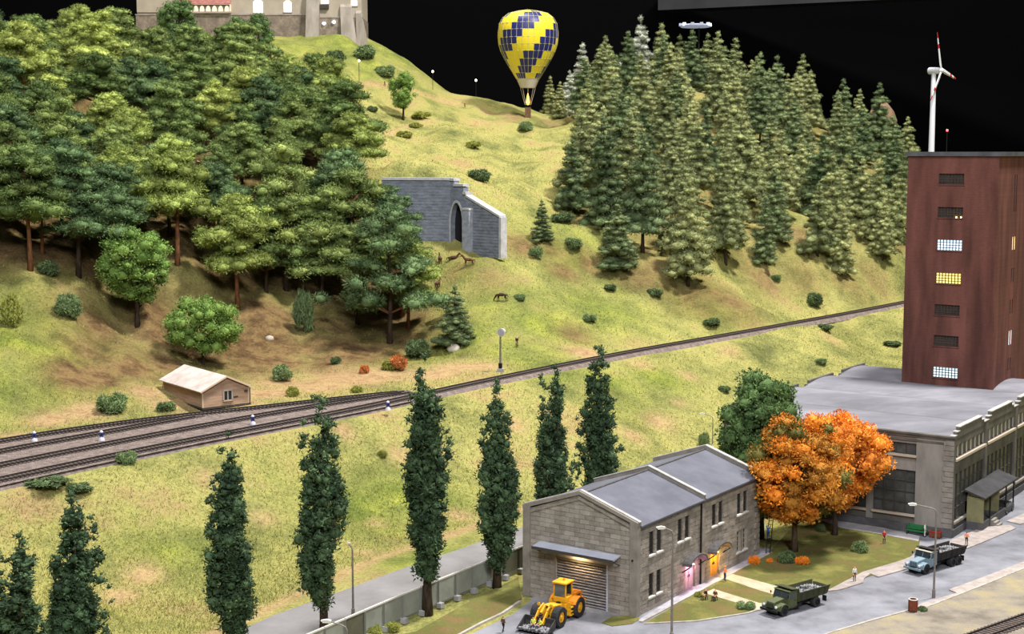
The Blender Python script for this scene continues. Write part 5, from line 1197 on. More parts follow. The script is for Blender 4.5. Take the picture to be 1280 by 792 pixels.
MB().extr([(.05, 0), (HWd - .05, 0), (HWd - .05, wh), (HWd / 2, gp), (.05, wh)], 'y', .05, HLn - .05).build('wall_core', M_HUT, HT)
nbd = 10
for k in range(nbd): piece('wall_board', M_HUT, HT, -.02, .06, .0, HLn, .2 + k * (wh - .2) / nbd, .2 + (k + .93) * (wh - .2) / nbd)
for k in range(nbd + 6):
    a0 = .2 + k * (wh - .2) / nbd; a1 = a0 + .93 * (wh - .2) / nbd
    if a1 < wh: u0, u1 = 0, HWd
    else:
        f_ = (a1 - wh) / (gp - wh)
        if f_ > .9: break
        u0, u1 = HWd / 2 * f_, HWd - HWd / 2 * f_
    piece('wall_board', M_HUT, HT, u0, u1, -.02, .06, a0, a1)
for xx in (0, HWd): piece('corner_board', M_HUTF, HT, xx - .09, xx + .09, -.07, .11, .1, wh)
piece('corner_board', M_HUTF, HT, -.07, .1, HLn - .12, HLn + .05, .1, wh); piece('base_beam', M_FRAMED, HT, -.1, HWd + .1, -.1, HLn + .1, -.1, .2)
ov = .55; 
for s_ in (0, 1):
    xa, xb_ = (-ov, HWd / 2) if s_ == 0 else (HWd + ov, HWd / 2); za = wh - ov * .46 + .05; zb_ = gp + .1
    for k in range(6):
        y0 = -ov + k * (HLn + 2 * ov) / 6; y1 = y0 + (HLn + 2 * ov) / 6 - .03
        MB().extr([(xa, za), (xb_, zb_), (xb_, zb_ + .12), (xa, za + .12)], 'y', y0, y1).build('roof_sheet', M_HUTR, HT)
    MB().bar((xa, -ov, za + .02), (xb_, -ov, zb_ + .02), .06, .24).build('barge_board', M_HUTF, HT)
wn = MB().box(HWd * .46, HWd * .62, -.06, .0, 1.0, 2.35).build('window', M_GLASSD, HT)
for (a0, a1, c0, c1) in ((.44, .46, .9, 2.45), (.62, .64, .9, 2.45), (.44, .64, 2.35, 2.5), (.44, .64, .88, 1.0)): MB().box(HWd * a0, HWd * a1, -.14, .02, c0, c1).build('window_frame', M_FRAMEL, wn)
MB().box(HWd * .53, HWd * .55, -.1, 0, 1, 2.35).build('glazing_bar', M_FRAMEL, wn); MB().box(HWd * .43, HWd * .65, -.25, 0, .78, .9).build('window_sill', M_HUT, wn)
MB().tube([(HWd + .15, -.12, .0), (HWd + .15, -.12, wh - .2)], .07, 6).build('downpipe', M_DARK, HT)
piece('name_plate', M_FRAMED, HT, HWd * .66, HWd * .76, -.08, -.02, 1.25, 1.45); piece('wall_lamp', M_FRAMED, HT, HWd * .9, HWd * .96, -.25, -.02, 2.0, 2.2)

# ---------------------------------------------------------------- panel fence along the back road
M_PANEL = mat('fence_panel_grey_green', hexc(124, 126, 116), hexc(148, 150, 140), scale=.35, rough=.8); M_PANELD = mat('fence_panel_dark', hexc(82, 80, 66), hexc(100, 98, 82), scale=.35, rough=.8); M_CONC = mat('concrete_foot', hexc(138, 136, 138), hexc(162, 160, 160), scale=1, rough=.9); M_POST = mat('fence_post_steel', hexc(104, 104, 98), rough=.6)
f0 = P(352, 846)[:2]; f1 = P(500, 779)[:2]; f2 = P(652, 714)[:2]; f3 = P(720, 686)[:2]
fl = [f0, f1, f2, f3]; seglen = [np.linalg.norm(b_ - a_) for a_, b_ in zip(fl[:-1], fl[1:])]
FN = thing('panel_fence', 'grey panel fence with pale top edge and concrete feet behind the poplars', 'fence', (f1[0], f1[1], 0))
tot = sum(seglen); npn = int(tot / 3.0)
def along(s):
    for a_, b_, l_ in zip(fl[:-1], fl[1:], seglen):
        if s <= l_: return a_ + (b_ - a_) * s / l_
        s -= l_
    return fl[-1]
for k in range(npn):
    a_ = along(k * tot / npn) - f1; b_ = along((k + 1) * tot / npn) - f1; d_ = (b_ - a_) / np.linalg.norm(b_ - a_); nrm = np.array([d_[1], -d_[0]])
    p0 = a_ + d_ * .06; p1 = b_ - d_ * .06
    MB().bar((p0[0], p0[1], 1.72), (p1[0], p1[1], 1.72), .08, 2.4).build('fence_panel', M_PANELD if k in (3, 12, 13, 14) else M_PANEL, FN)
    MB().bar((p0[0], p0[1], 2.97), (p1[0], p1[1], 2.97), .2, .16).build('top_rail', M_SILL, FN); MB().bar((p0[0], p0[1], .42), (p1[0], p1[1], .42), .14, .16).build('bottom_rail', M_POST, FN)
    q = a_ + nrm * .1; MB().box(q[0] - .08, q[0] + .08, q[1] - .08, q[1] + .08, 0, 2.9).build('fence_post', M_POST, FN)
    q = a_ + nrm * .35; MB().obox((q[0], q[1], .3), (.6, .6, .55), (0, 0, math.atan2(d_[1], d_[0]))).build('concrete_foot', M_CONC, FN)

# ---------------------------------------------------------------- street lamps, signals, masts
M_LP = mat('lamp_post_grey', hexc(112, 104, 98), hexc(136, 128, 120), scale=2, rough=.6, metal=.2); M_LHEAD = mat('lamp_head_pale', hexc(204, 200, 192), rough=.5)
def street_lamp(loc, h, arm, ang, label, lit=False, r=.09, hs=1.0):
    t = thing('street_lamp', label, 'street lamp', loc, ang)
    MB().tube([(0, 0, -.1), (0, 0, .9), (0, 0, .95), (0, 0, h - .5)], [r * 1.6, r * 1.5, r, r * .7], 8).build('post', M_LP, t)
    MB().tube([(0, 0, h - .5), (.15, 0, h - .15), (.5, 0, h + .02), (arm, 0, h + .1 + arm * .12)], [r * .75, r * .7, r * .6, r * .55], 7).build('arm', M_LP, t)
    e = (arm, 0, h + .1 + arm * .12)
    hd = MB().extr([(e[0] - .1, e[2] - .08), (e[0] + .75 * hs, e[2] - .02), (e[0] + .8 * hs, e[2] + .08), (e[0] + .3 * hs, e[2] + .18 * hs), (e[0] - .1, e[2] + .1 * hs)], 'y', -.16 * hs, .16 * hs).build('lamp_head', M_LHEAD, t)
    MB().box(e[0] + .05 * hs, e[0] + .65 * hs, -.12 * hs, .12 * hs, e[2] - .12, e[2] - .04).build('lamp_lens', mat('lamp_lens_%d' % lit, hexc(236, 232, 214), emis=(1, .9, .7), es=3.0 if lit else .25), hd)
    return t
street_lamp(P(839.5, 801), 11.3, .9, math.radians(190), 'tall street lamp standing in front of the stone workshop', r=.13)
street_lamp(P(1167, 747), 9.9, 2.2, math.radians(172), 'street lamp with a long arm beside the pale blue truck', r=.12)
street_lamp(P(441.5, 771), 7.7, .35, math.radians(150), 'slim brown street lamp on the back road between two poplars', r=.12, hs=.35)
q = PD(402, 777, 122); street_lamp((PD(434, 793, 122)[0], 122, 0), q[2] - .3, 1.5, math.radians(172), 'street lamp of which only the arm shows at the bottom edge', r=.1)
street_lamp(P(890.5, 562), 5.6, 1.4, math.radians(170), 'small curved street lamp behind the workshop roof', r=.09)
# floodlight mast by the line
x, y, z = G(625.5, 464); FL = thing('floodlight_mast', 'grey floodlight mast standing beside the single track', 'floodlight', (x, y, z)); u_ = y / F
MB().box(-.55, .55, -.55, .55, -.3, .5).build('concrete_base', M_CONC, FL); MB().tube([(0, 0, .5), (0, 0, 48 * u_)], [.2, .13], 8).build('post', M_LP, FL); MB().tube([(0, 0, .5), (0, 0, 1.4)], .32, 8).build('post_collar', M_DARK, FL)
MB().tube([(.1, -.5, 50 * u_), (.45, .25, 50 * u_ + .1)], [.75, .5], 12).build('lamp_drum', M_LHEAD, FL); MB().tube([(.07, -.56, 50 * u_ - .01), (.1, -.5, 50 * u_)], .6, 12).build('lamp_lens', M_STEEL, FL); MB().box(.3, 1.0, -.1, .1, 49 * u_, 51 * u_).build('lamp_bracket', M_LP, FL)
# dwarf signals
M_SBL = mat('signal_blue', hexc(56, 64, 120), rough=.6); M_SWH = mat('signal_white', hexc(206, 204, 214), rough=.7)
for px, py, lab in ((43, 551, 'leftmost dwarf signal between the two upper tracks'), (127, 550, 'dwarf signal between the second and third tracks'), (316, 530, 'dwarf signal in front of the wooden hut'), (485, 512, 'dwarf signal beside the merged tracks at the poplar')):
    x, y, z = on_rail(px, py); s = thing('dwarf_signal', lab, 'signal', (x, y, z - .02), .3, 'dwarf signals along the tracks')
    MB().lathe([(.42, 0), (.36, .3), (.26, .34), (.22, .5)], 10).build('white_base', M_SWH, s); MB().box(-.24, .24, -.2, .2, .5, 1.1).build('signal_head', M_SBL, s); MB().lathe([(.24, 1.1), (.2, 1.25), (.05, 1.36)], 10).build('signal_cap', M_SWH, s)
    MB().tube([(0, -.28, .82), (0, -.2, .82)], .12, 8).build('signal_lens', M_DARK, s)
# hill lamps
E_HL = mat('lantern_glow', (1, .95, .8), emis=(1, .86, .6), es=6)
for px, pt, pb, lab in ((449, 77, 101, 'lit lantern on a post on the castle knoll'), (541, 90, 112, 'lit lantern on the skyline left of the grey shrubs'), (595, 101, 121, 'lit lantern on the skyline right of the grey shrubs')):
    x, y, z = G(px, pb); h_ = (pb - pt) / F * y; t = thing('path_lantern', lab, 'lantern', (x, y, z), 0, 'lanterns along the castle path')
    MB().tube([(0, 0, -.3), (0, 0, h_ - .4)], .09, 6).build('post', M_DARK, t); MB().lathe([(.1, h_ - .35), (.32, h_ - .15), (.32, h_ + .2), (.08, h_ + .4)], 10).build('lantern', E_HL, t)
# summit floodlight ring mast
q = PD(869, 34, 468); zg = gz(q[0], 468); t = thing('summit_mast', 'mast with a flat bluish lit platform above the right hill', 'mast', (q[0], 468, zg))
MB().tube([(1.2, 0, -.5), (1.2, 0, q[2] - zg)], .25, 8).build('post', M_DARK, t); MB().lathe([(.5, q[2] - zg - .3), (4.6, q[2] - zg), (4.9, q[2] - zg + .5), (3.5, q[2] - zg + .9), (.4, q[2] - zg + 1.0)], 16).build('platform', mat('bluish_platform', hexc(150, 156, 186), rough=.5, emis=(.62, .68, .95), es=.25), t)
for k in range(10):
    a_ = 2 * pi * k / 10; MB().box(4.6 * math.cos(a_) - .5, 4.6 * math.cos(a_) + .5, 4.6 * math.sin(a_) - .3, 4.6 * math.sin(a_) + .3, q[2] - zg + .3, q[2] - zg + 1.2).build('platform_lamp', E_BLU if k % 3 == 0 else M_STEEL, t)
# distant dome and pale rock
r = np.random.default_rng(9)
def rock(name, label, loc, s, m, cat='rock'):
    V = ICO2_V * (1 + (r.random((len(ICO2_V), 1)) - .5) * .22) * np.array(s); me_ = tri_mesh(name, V, ICO2_T, [m]); me_.polygons.foreach_set('use_smooth', [True] * len(me_.polygons)); o = link(name, me_, None, loc); tag(o, label, cat); return o
q = PD(1102, 140, 500); rock('distant_rock', 'dim pinkish rounded rock showing between the ridge conifers', (q[0], 500, q[2] - 3), (4.8, 4, 7), mat('pinkish_rock', hexc(120, 96, 82), hexc(150, 120, 96), scale=.3, rough=.95))
q = PD(775, 95, 470); rock('pale_rock', 'pale rock gleaming between the summit conifers', (q[0], 470, q[2] - 1), (3.5, 3, 6), mat('pale_rock', hexc(170, 168, 160), hexc(206, 204, 196), scale=.4, rough=.95))
for px, py, s_, lab in ((85, 385, 1.1, 'small pale rock on the grassy slope at the left'), (337, 425, .8, 'whitish stone lying on the bare slope'), (567, 437, 1.3, 'pale boulder at the right foot of the forest'), (82, 378, .7, 'upright pale stone above the small rock')):
    x, y, z = G(px, py); rock('field_stone', lab, (x, y, z + .1), (s_, s_ * .8, s_ * .8), mat('field_stone', hexc(168, 156, 140), hexc(200, 190, 176), scale=.8, rough=.95))

# ---------------------------------------------------------------- figures
def skin_mesh(name, joints, bones, root, sub=1):
    """joints: name -> (x,y,z,r); bones: pairs. One continuous skinned surface."""
    bm = bmesh.new(); sl = bm.verts.layers.skin.verify(); V = {}
    for k, (x, y, z, r_) in joints.items():
        v = bm.verts.new((x, y, z)); v[sl].radius = (r_, r_) if not hasattr(r_, '__len__') else r_; v[sl].use_root = (k == root); V[k] = v
    for a_, b_ in bones: bm.edges.new((V[a_], V[b_]))
    me_ = bpy.data.meshes.new(name + '_cage'); bm.to_mesh(me_); bm.free()
    o = bpy.data.objects.new(name, me_); COL.objects.link(o)
    o.modifiers.new('skin', 'SKIN'); m_ = o.modifiers.new('sub', 'SUBSURF'); m_.levels = sub; m_.render_levels = sub
    dg = bpy.context.evaluated_depsgraph_get(); ev = o.evaluated_get(dg); out_ = bpy.data.meshes.new_from_object(ev); out_.name = name
    bpy.data.objects.remove(o); bpy.data.meshes.remove(me_); return out_
PCOL = {}
def pm(name, c): return mat('cloth_' + name, hexc(*c), rough=.85)
M_SKIN = mat('skin', hexc(206, 156, 124), rough=.7); M_HAIR = mat('hair_brown', hexc(62, 44, 32), rough=.9); M_SHOE = mat('shoe_dark', hexc(40, 36, 34), rough=.7)
def person(loc, rot, label, shirt, pants, pose='stand', hat=None, h=1.75, group=None):
    J = {'pelvis': (0, 0, .95, .135), 'waist': (0, 0, 1.1, .125), 'chest': (0, .0, 1.34, .15), 'neck': (0, 0, 1.5, .06), 'chin': (0, -.02, 1.58, .085), 'crown': (0, 0, 1.7, .085)}
    for s_, n_ in ((1, 'l'), (-1, 'r')):
        J.update({n_ + 'sh': (.17 * s_, 0, 1.42, .075), n_ + 'el': (.25 * s_, .03, 1.15, .052), n_ + 'wr': (.24 * s_, -.06, .92, .036), n_ + 'hd': (.235 * s_, -.09, .83, .042), n_ + 'th': (.19 * s_, -.13, .86, .016), n_ + 'hp': (.1 * s_, 0, .9, .1), n_ + 'kn': (.11 * s_, -.02, .5, .07), n_ + 'an': (.11 * s_, .03, .1, .045), n_ + 'to': (.13 * s_, -.13, .05, .045)})
    def mv(k, x, y, z): J[k] = (x, y, z, J[k][3])
    if pose == 'walk':
        mv('lkn', .1, -.16, .52); mv('lan', .1, -.12, .1); mv('lto', .11, -.28, .05); mv('ran', -.11, .26, .14); mv('rto', -.12, .13, .05); mv('rkn', -.11, .06, .5); mv('lwr', .24, .12, .95); mv('lhd', .24, .12, .86); mv('lth', .2, .08, .88); mv('rwr', -.24, -.2, 1.0); mv('rhd', -.24, -.26, .93); mv('rth', -.2, -.28, .97)
    if pose == 'sit':
        for k in list(J): x, y, z, r_ = J[k]; J[k] = (x, y, z - .45, r_)
        for s_, n_ in ((1, 'l'), (-1, 'r')): mv(n_ + 'kn', .14 * s_, -.44, .5); mv(n_ + 'an', .14 * s_, -.42, .1); mv(n_ + 'to', .15 * s_, -.58, .05); mv(n_ + 'wr', .16 * s_, -.34, .62); mv(n_ + 'hd', .14 * s_, -.42, .6); mv(n_ + 'th', .1 * s_, -.4, .63)
    if pose == 'reach':
        for s_, n_ in ((1, 'l'), (-1, 'r')): mv(n_ + 'el', .26 * s_, -.14, 1.58); mv(n_ + 'wr', .2 * s_, -.26, 1.8); mv(n_ + 'hd', .19 * s_, -.3, 1.88); mv(n_ + 'th', .15 * s_, -.31, 1.84)
    if pose == 'carry':
        for s_, n_ in ((1, 'l'), (-1, 'r')): mv(n_ + 'el', .25 * s_, -.08, 1.16); mv(n_ + 'wr', .16 * s_, -.32, 1.2); mv(n_ + 'hd', .13 * s_, -.4, 1.22); mv(n_ + 'th', .1 * s_, -.38, 1.26)
    B = [('pelvis', 'waist'), ('waist', 'chest'), ('chest', 'neck'), ('neck', 'chin'), ('chin', 'crown')]
    for n_ in 'lr': B += [('chest', n_ + 'sh'), (n_ + 'sh', n_ + 'el'), (n_ + 'el', n_ + 'wr'), (n_ + 'wr', n_ + 'hd'), (n_ + 'wr', n_ + 'th'), ('pelvis', n_ + 'hp'), (n_ + 'hp', n_ + 'kn'), (n_ + 'kn', n_ + 'an'), (n_ + 'an', n_ + 'to')]
    me_ = skin_mesh('person_body', J, B, 'pelvis')
    for q in (shirt, pants, M_SKIN, M_SHOE, M_HAIR): me_.materials.append(q)
    def cls(k):
        if k in ('chin', 'crown', 'neck'): return 2
        if k[1:] in ('hd', 'th', 'wr'): return 2
        if k[1:] == 'to': return 3
        if k in ('pelvis',) or k[1:] in ('hp', 'kn', 'an'): return 1
        return 0
    ks = list(J); A = np.array([J[k][:3] for k in ks]); cl = [cls(k) for k in ks]; zc_ = J['crown'][2]
    for p in me_.polygons:
        c = np.array(p.center); i = int(((A - c) ** 2).sum(1).argmin()); m_ = cl[i]
        if m_ == 2 and ks[i] in ('chin', 'crown') and (c[2] > zc_ - .01 or (c[1] > .015 and c[2] > zc_ - .14)): m_ = 4
        p.material_index = m_; p.use_smooth = True
    o = link('person', me_, None, loc, (0, 0, rot), (h / 1.78,) * 3); tag(o, label, 'person', group)
    if hat is not None: MB().lathe([(.16, zc_ + .0), (.155, zc_ + .02), (.1, zc_ + .06), (.09, zc_ + .12), (.03, zc_ + .14)], 12).build('hat', hat, o)
    return o
W_ = pm('white', (214, 212, 208)); BL_ = pm('blue', (40, 92, 170)); OR_ = pm('orange', (226, 128, 52)); RD_ = pm('red', (176, 46, 48)); DK_ = pm('dark', (44, 40, 40)); BR_ = pm('brown', (88, 64, 48)); NV_ = pm('navy', (46, 56, 92)); GR_ = pm('hi_vis', (206, 214, 84)); PK_ = pm('salmon', (222, 136, 108)); GN_ = pm('olive', (74, 78, 52)); BK_ = pm('black', (28, 26, 28))
def at0(px, py, z=.1): q = P(px, py, z); return (q[0], q[1], z)
person(at0(629, 790, .03), 2.4, 'person in brown top and dark trousers standing left of the loader', BR_, BK_, 'walk')
person(at0(1068, 726, .16), 0.3, 'person in a white shirt and dark trousers at the pavement corner', W_, DK_)
person(at0(1105, 679, .1), 0.2, 'person in a red top standing on the lawn near the factory', RD_, DK_)
person(at0(1156, 670, .12), 1.0, 'person in a white shirt beside the green bench', W_, W_)
person(at0(1208, 681, .16), 2.8, 'person in a salmon top behind the pale blue truck', PK_, DK_, 'walk')
person(at0(906, 726, .13), 2.0, 'person in an orange top carrying something by the ochre door', OR_, NV_, 'carry', OR_)
person(at0(882, 749, .10), 5.2, 'left one of the two seated people on the walkway edge', DK_, BR_, 'sit')
person(at0(894, 750, .10), 5.6, 'right one of the two seated people on the walkway edge', BR_, DK_, 'sit')
x, y, z = G(646, 435); person((x, y, z), 0.6, 'person in a dark coat standing on the meadow right of the floodlight', DK_, GN_, h=2.1)
x, y, z = G(481, 108); person((x, y, z), 1.0, 'dark figure walking on the path below the castle', BK_, DK_, 'walk')
x, y, z = G(581, 135); person((x, y, z), 1.0, 'dark figure walking on the upper skyline path', BK_, DK_, 'walk')
# worker on a ladder at the far end of the workshop
lx, ly = (Matrix.Rotation(PHI, 3, 'Z') @ Vector((1.0, WD + .9, 0)))[:2]; lx += WO[0]; ly += WO[1]
LD = thing('ladder', 'dark ladder leaning at the far corner of the workshop', 'ladder', (lx, ly, .1), PHI)
for xx in (-.25, .25): MB().bar((xx, 0, 0), (xx, .9, 5.0), .08, .08).build('side_rail', M_DARK, LD)
for k in range(11): MB().bar((-.25, .9 * (k + .5) / 11, 5.0 * (k + .5) / 11), (.25, .9 * (k + .5) / 11, 5.0 * (k + .5) / 11), .05, .05).build('rung', M_DARK, LD)
person((lx - .02, ly + .05, 1.85), PHI + pi, 'worker in blue reaching up from the ladder', BL_, NV_, 'reach')
for (px, py, lab, rz) in ((882, 750, 'small stool under the left seated person', 5.2), (894, 751, 'small stool under the right seated person', 5.6)):
    t = thing('stool', lab, 'stool', at0(px, py - 1, .1), rz); MB().box(-.2, .2, -.2, .2, .36, .42).build('seat', BR_, t)
    for sx in (-.16, .16):
        for sy in (-.16, .16): MB().box(sx - .025, sx + .025, sy - .025, sy + .025, 0, .36).build('leg', M_DARK, t)

# ---------------------------------------------------------------- horses
HB = [('rump', 'loin'), ('loin', 'rib'), ('rib', 'breast'), ('breast', 'nb'), ('nb', 'nt'), ('nt', 'poll'), ('poll', 'muz'), ('rump', 't1'), ('t1', 't2'), ('poll', 'el'), ('poll', 'er')]
for s_ in 'lr': HB += [('breast', 'f0' + s_), ('f0' + s_, 'f1' + s_), ('f1' + s_, 'f2' + s_), ('f2' + s_, 'f3' + s_), ('rump', 'h0' + s_), ('h0' + s_, 'h1' + s_), ('h1' + s_, 'h2' + s_), ('h2' + s_, 'h3' + s_)]
def horse(px, py, rot, label, graze=False, lie=False, coat=(70, 44, 32)):
    x, y, z = G(px, py)
    J = {'rump': (-.72, 0, 1.22, .29), 'loin': (-.3, 0, 1.2, .28), 'rib': (.15, 0, 1.13, .31), 'breast': (.55, 0, 1.18, .27), 'nb': (.78, 0, 1.38, .19), 'nt': (1.12, 0, 1.78, .13), 'poll': (1.22, 0, 1.95, .12), 'muz': (1.52, 0, 1.66, .075), 't1': (-1.02, 0, 1.2, .06), 't2': (-1.12, 0, .7, .05), 'el': (1.18, .06, 2.08, .03), 'er': (1.18, -.06, 2.08, .03)}
    for s_, k in ((.17, 'l'), (-.17, 'r')):
        J.update({'f0' + k: (.55, s_, .95, .14), 'f1' + k: (.58 + s_ * .5, s_, .55, .07), 'f2' + k: (.57 + s_ * .6, s_, .2, .05), 'f3' + k: (.6 + s_ * .6, s_, .04, .065), 'h0' + k: (-.66, s_, 1.0, .19), 'h1' + k: (-.55, s_ * 1.05, .76, .12), 'h2' + k: (-.86 + s_ * .6, s_, .5, .06), 'h3' + k: (-.78 + s_ * .6, s_, .04, .065)})
    if graze: J.update({'nb': (.86, 0, 1.1, .19), 'nt': (1.18, 0, .62, .13), 'poll': (1.3, 0, .45, .115), 'muz': (1.4, 0, .1, .075), 'el': (1.2, .07, .52, .03), 'er': (1.2, -.07, .52, .03)})
    if lie:
        for k in list(J): a_, b_, c_, r_ = J[k]; J[k] = (a_, b_, c_ - .82, r_)
        for s_, k in ((.17, 'l'), (-.17, 'r')): J.update({'f0' + k: (.55, s_, .2, .13), 'f1' + k: (.85, s_ * 1.2, .14, .07), 'f2' + k: (.6, s_ * 1.4, .07, .05), 'f3' + k: (.5, s_ * 1.5, .05, .05), 'h0' + k: (-.62, s_, .25, .18), 'h1' + k: (-.3, s_ * 1.7, .2, .11), 'h2' + k: (-.75, s_ * 1.9, .08, .055), 'h3' + k: (-.5, s_ * 2.0, .05, .05)})
    me_ = skin_mesh('horse_body', J, HB, 'rib'); me_.materials.append(mat('horse_coat_%d' % coat[0], hexc(*coat), rough=.8))
    for p in me_.polygons: p.use_smooth = True
    o = link('horse', me_, None, (x, y, z - .02), (0, 0, rot), (1.12,) * 3); tag(o, label, 'horse', 'horses on the meadow')
    mane = MB(); pts_ = [J['nb'], J['nt'], J['poll']]
    mane.tube([(p[0] - .08, 0, p[2] + p[3] * .8) for p in pts_], [.06, .07, .05], 6); mane.build('mane', mat('horse_mane', hexc(34, 26, 22), rough=.95), o)
horse(627, 377.5, pi * .95, 'dark horse grazing alone on the open meadow', graze=True, coat=(62, 42, 32))
horse(586, 334, pi * .98, 'brown horse standing with raised head near the portal', coat=(88, 58, 40))
horse(566, 325, pi * .02, 'brown horse lying down in front of the portal', lie=True, coat=(70, 48, 36))
horse(550, 330, pi * .55, 'horse seen end-on just left of the lying one', coat=(84, 56, 40))
horse(547, 363, pi * .4, 'brown foal-like horse below the portal beside the pines', coat=(78, 52, 38))

# ---------------------------------------------------------------- vehicles
M_TYRE = mat('tyre_rubber', hexc(40, 39, 40), hexc(54, 52, 52), scale=3, rough=.9); M_CHASS = mat('chassis_black', hexc(34, 33, 33), rough=.8); M_RUBBLE = mat('rubble', hexc(86, 85, 88), hexc(160, 158, 158), scale=4, rough=.95); M_GLASSV = mat('vehicle_glass', hexc(52, 58, 62), rough=.15, spec=.6)
def wheel(parent, x, y, r_, wd, hubm, side, name='wheel'):
    w_ = MB().lathe([(r_ * .55, -wd / 2), (r_ * .93, -wd / 2), (r_, -wd * .32), (r_, wd * .32), (r_ * .93, wd / 2), (r_ * .55, wd / 2)], 20, (0, 0, 0), 'y', caps=False).build(name, M_TYRE, parent, (x, y, r_), smooth=False)
    MB().lathe([(r_ * .62, wd * .3), (r_ * .5, wd * .4), (r_ * .22, wd * .34), (r_ * .2, wd * .5), (.02, wd * .5)] if side > 0 else [(r_ * .02, -wd * .5), (r_ * .2, -wd * .5), (r_ * .22, -wd * .34), (r_ * .5, -wd * .4), (r_ * .62, -wd * .3)], 16, (0, 0, 0), 'y').build('hub', hubm, w_)
    return w_
def rubble_mesh(nx_, x0, x1, y0, y1, z, seed, m, amp=.25):
    rg = np.random.default_rng(seed); V = []; T = []; k = 0
    for i in range(nx_):
        c = np.array([rg.uniform(x0, x1), rg.uniform(y0, y1), 0]); u = 1 - max(abs(c[0] - (x0 + x1) / 2) / (x1 - x0), abs(c[1] - (y0 + y1) / 2) / (y1 - y0)) * 2; c[2] = z + amp * u * (.6 + .8 * rg.random())
        V.append(ICO_V * (1 + (rg.random((len(ICO_V), 1)) - .5) * .5) * rg.uniform(.08, .2) + c); T.append(ICO_T + k); k += len(ICO_V)
    return tri_mesh('rubble_load', np.concatenate(V), np.concatenate(T), [m])
def dump_truck(pf, pr, label, cab, bed, hub, lng=1.0, roof=None):
    a_ = P(*pf)[:2]; b_ = P(*pr)[:2]; d_ = (a_ - b_) / np.linalg.norm(a_ - b_); ang_ = math.atan2(d_[1], d_[0]); left = np.array([-d_[1], d_[0]])
    wb = np.linalg.norm(a_ - b_); o0 = a_ - left * 1.05
    t = thing('dump_truck', label, 'truck', (o0[0], o0[1], .03), ang_)      # origin under the front axle, x forward
    M_C = mat(cab[0], hexc(*cab[1]), rough=.6, spec=.3); M_B = mat(bed[0], hexc(*bed[1]), hexc(*[int(c * .8) for c in bed[1]]), scale=1.2, rough=.75)
    R = .56
    MB().box(-wb - 1.1, .9, -.45, .45, .55, .85).build('chassis', M_CHASS, t)
    for s_ in (-1, 1): wheel(t, 0, s_ * .98, R, .34, hub, s_)
    for xo in ((0.58, -.58) if lng > 1 else (0,)):
        for s_ in (-1, 1): wheel(t, -wb + xo, s_ * .9, R, .62, hub, s_)
    # bonnet with rounded nose, wings, grille, bumper, lamps
    bn = MB(); bn.extr([(-.75, .8), (.95, .8), (1.02, 1.25), (.95, 1.5), (.7, 1.58), (-.75, 1.72)], 'y', -.52, .52); bn.build('bonnet', M_C, t, bevel=.06)
    for s_ in (-1, 1):
        arc = [(math.cos(q) * .78, .56 + math.sin(q) * .78) for q in np.linspace(.15, pi - .1, 9)]; arci = [(math.cos(q) * .66, .56 + math.sin(q) * .66) for q in np.linspace(pi - .1, .15, 9)]
        fw = MB()
        for i in range(8): fw.extr([arc[i], arc[i + 1], arci[7 - i], arci[8 - i]], 'y', s_ * .5, s_ * 1.18)
        fw.extr([(.5, .75), (1.0, .75), (.98, 1.15), (.5, 1.28)], 'y', s_ * .5, s_ * 1.12); fw.build('front_wing', M_C, t)
        MB().lathe([(.13, -.06), (.16, .04), (.1, .1)], 10, (1.02, s_ * .82, 1.08), 'x').build('headlamp', M_SWH, t)
        MB().box(-.75, -.45, s_ * 1.05 - .15, s_ * 1.05 + .15, .62, .72).build('running_board', M_CHASS, t)
        MB().tube([(-.62, s_ * 1.1, 2.0), (-.45, s_ * 1.2, 2.05)], .025, 5).build('mirror_arm', M_CHASS, t); MB().box(-.47, -.43, s_ * 1.12, s_ * 1.26, 1.92, 2.2).build('mirror', M_CHASS, t)
    MB().box(1.0, 1.07, -.42, .42, .9, 1.42).build('grille', M_CHASS, t)
    for k in range(5): MB().box(1.05, 1.1, -.4, .4, .95 + k * .1, .99 + k * .1).build('grille_bar', M_C, t)
    MB().box(1.1, 1.28, -1.15, 1.15, .55, .8).build('bumper', M_CHASS if lng == 1 else M_C, t, bevel=.03)
    # cab
    MB().extr([(-2.05, .75), (-.65, .75), (-.65, 1.68), (-.92, 2.36), (-2.05, 2.36)], 'y', -1.08, 1.08).build('cab', M_C, t, bevel=.05)
    MB().box(-2.12, -.78, -1.1, 1.1, 2.36, 2.46).build('cab_roof', roof or M_C, t, bevel=.04)
    for s_ in (-1, 1):
        c0, c1 = (.05, .98) if s_ > 0 else (-.98, -.05); v = [(-.655, c0, 1.72), (-.655, c1, 1.72), (-.9, c1, 2.28), (-.9, c0, 2.28)]; MB().add(v + [(p[0] + .03, p[1], p[2] + .01) for p in v], [(0, 1, 2, 3), (4, 7, 6, 5), (0, 4, 5, 1), (1, 5, 6, 2), (2, 6, 7, 3), (3, 7, 4, 0)]).build('windscreen', M_GLASSV, t)
        dr = MB().box(-1.75, -.78, s_ * 1.07, s_ * 1.1, .9, 1.66).build('cab_door', M_C, t); MB().extr([(-1.7, 1.7), (-.85, 1.7), (-1.02, 2.22), (-1.7, 2.22)], 'y', s_ * 1.06, s_ * 1.1).build('door_window', M_GLASSV, dr); MB().box(-1.68, -1.5, s_ * 1.1, s_ * 1.14, 1.45, 1.5).build('door_handle', M_CHASS, dr)
        MB().box(-2.9, -2.2, s_ * .5, s_ * .95, .55, .95).build('fuel_tank', M_CHASS, t)
    # tipper body: floor, sides flaring up, headboard with cab guard
    x1_, x0_ = -2.2, -wb - 1.7; zf = 1.15
    MB().box(x0_, x1_, -1.0, 1.0, zf, zf + .12).build('tipper_floor', M_B, t)
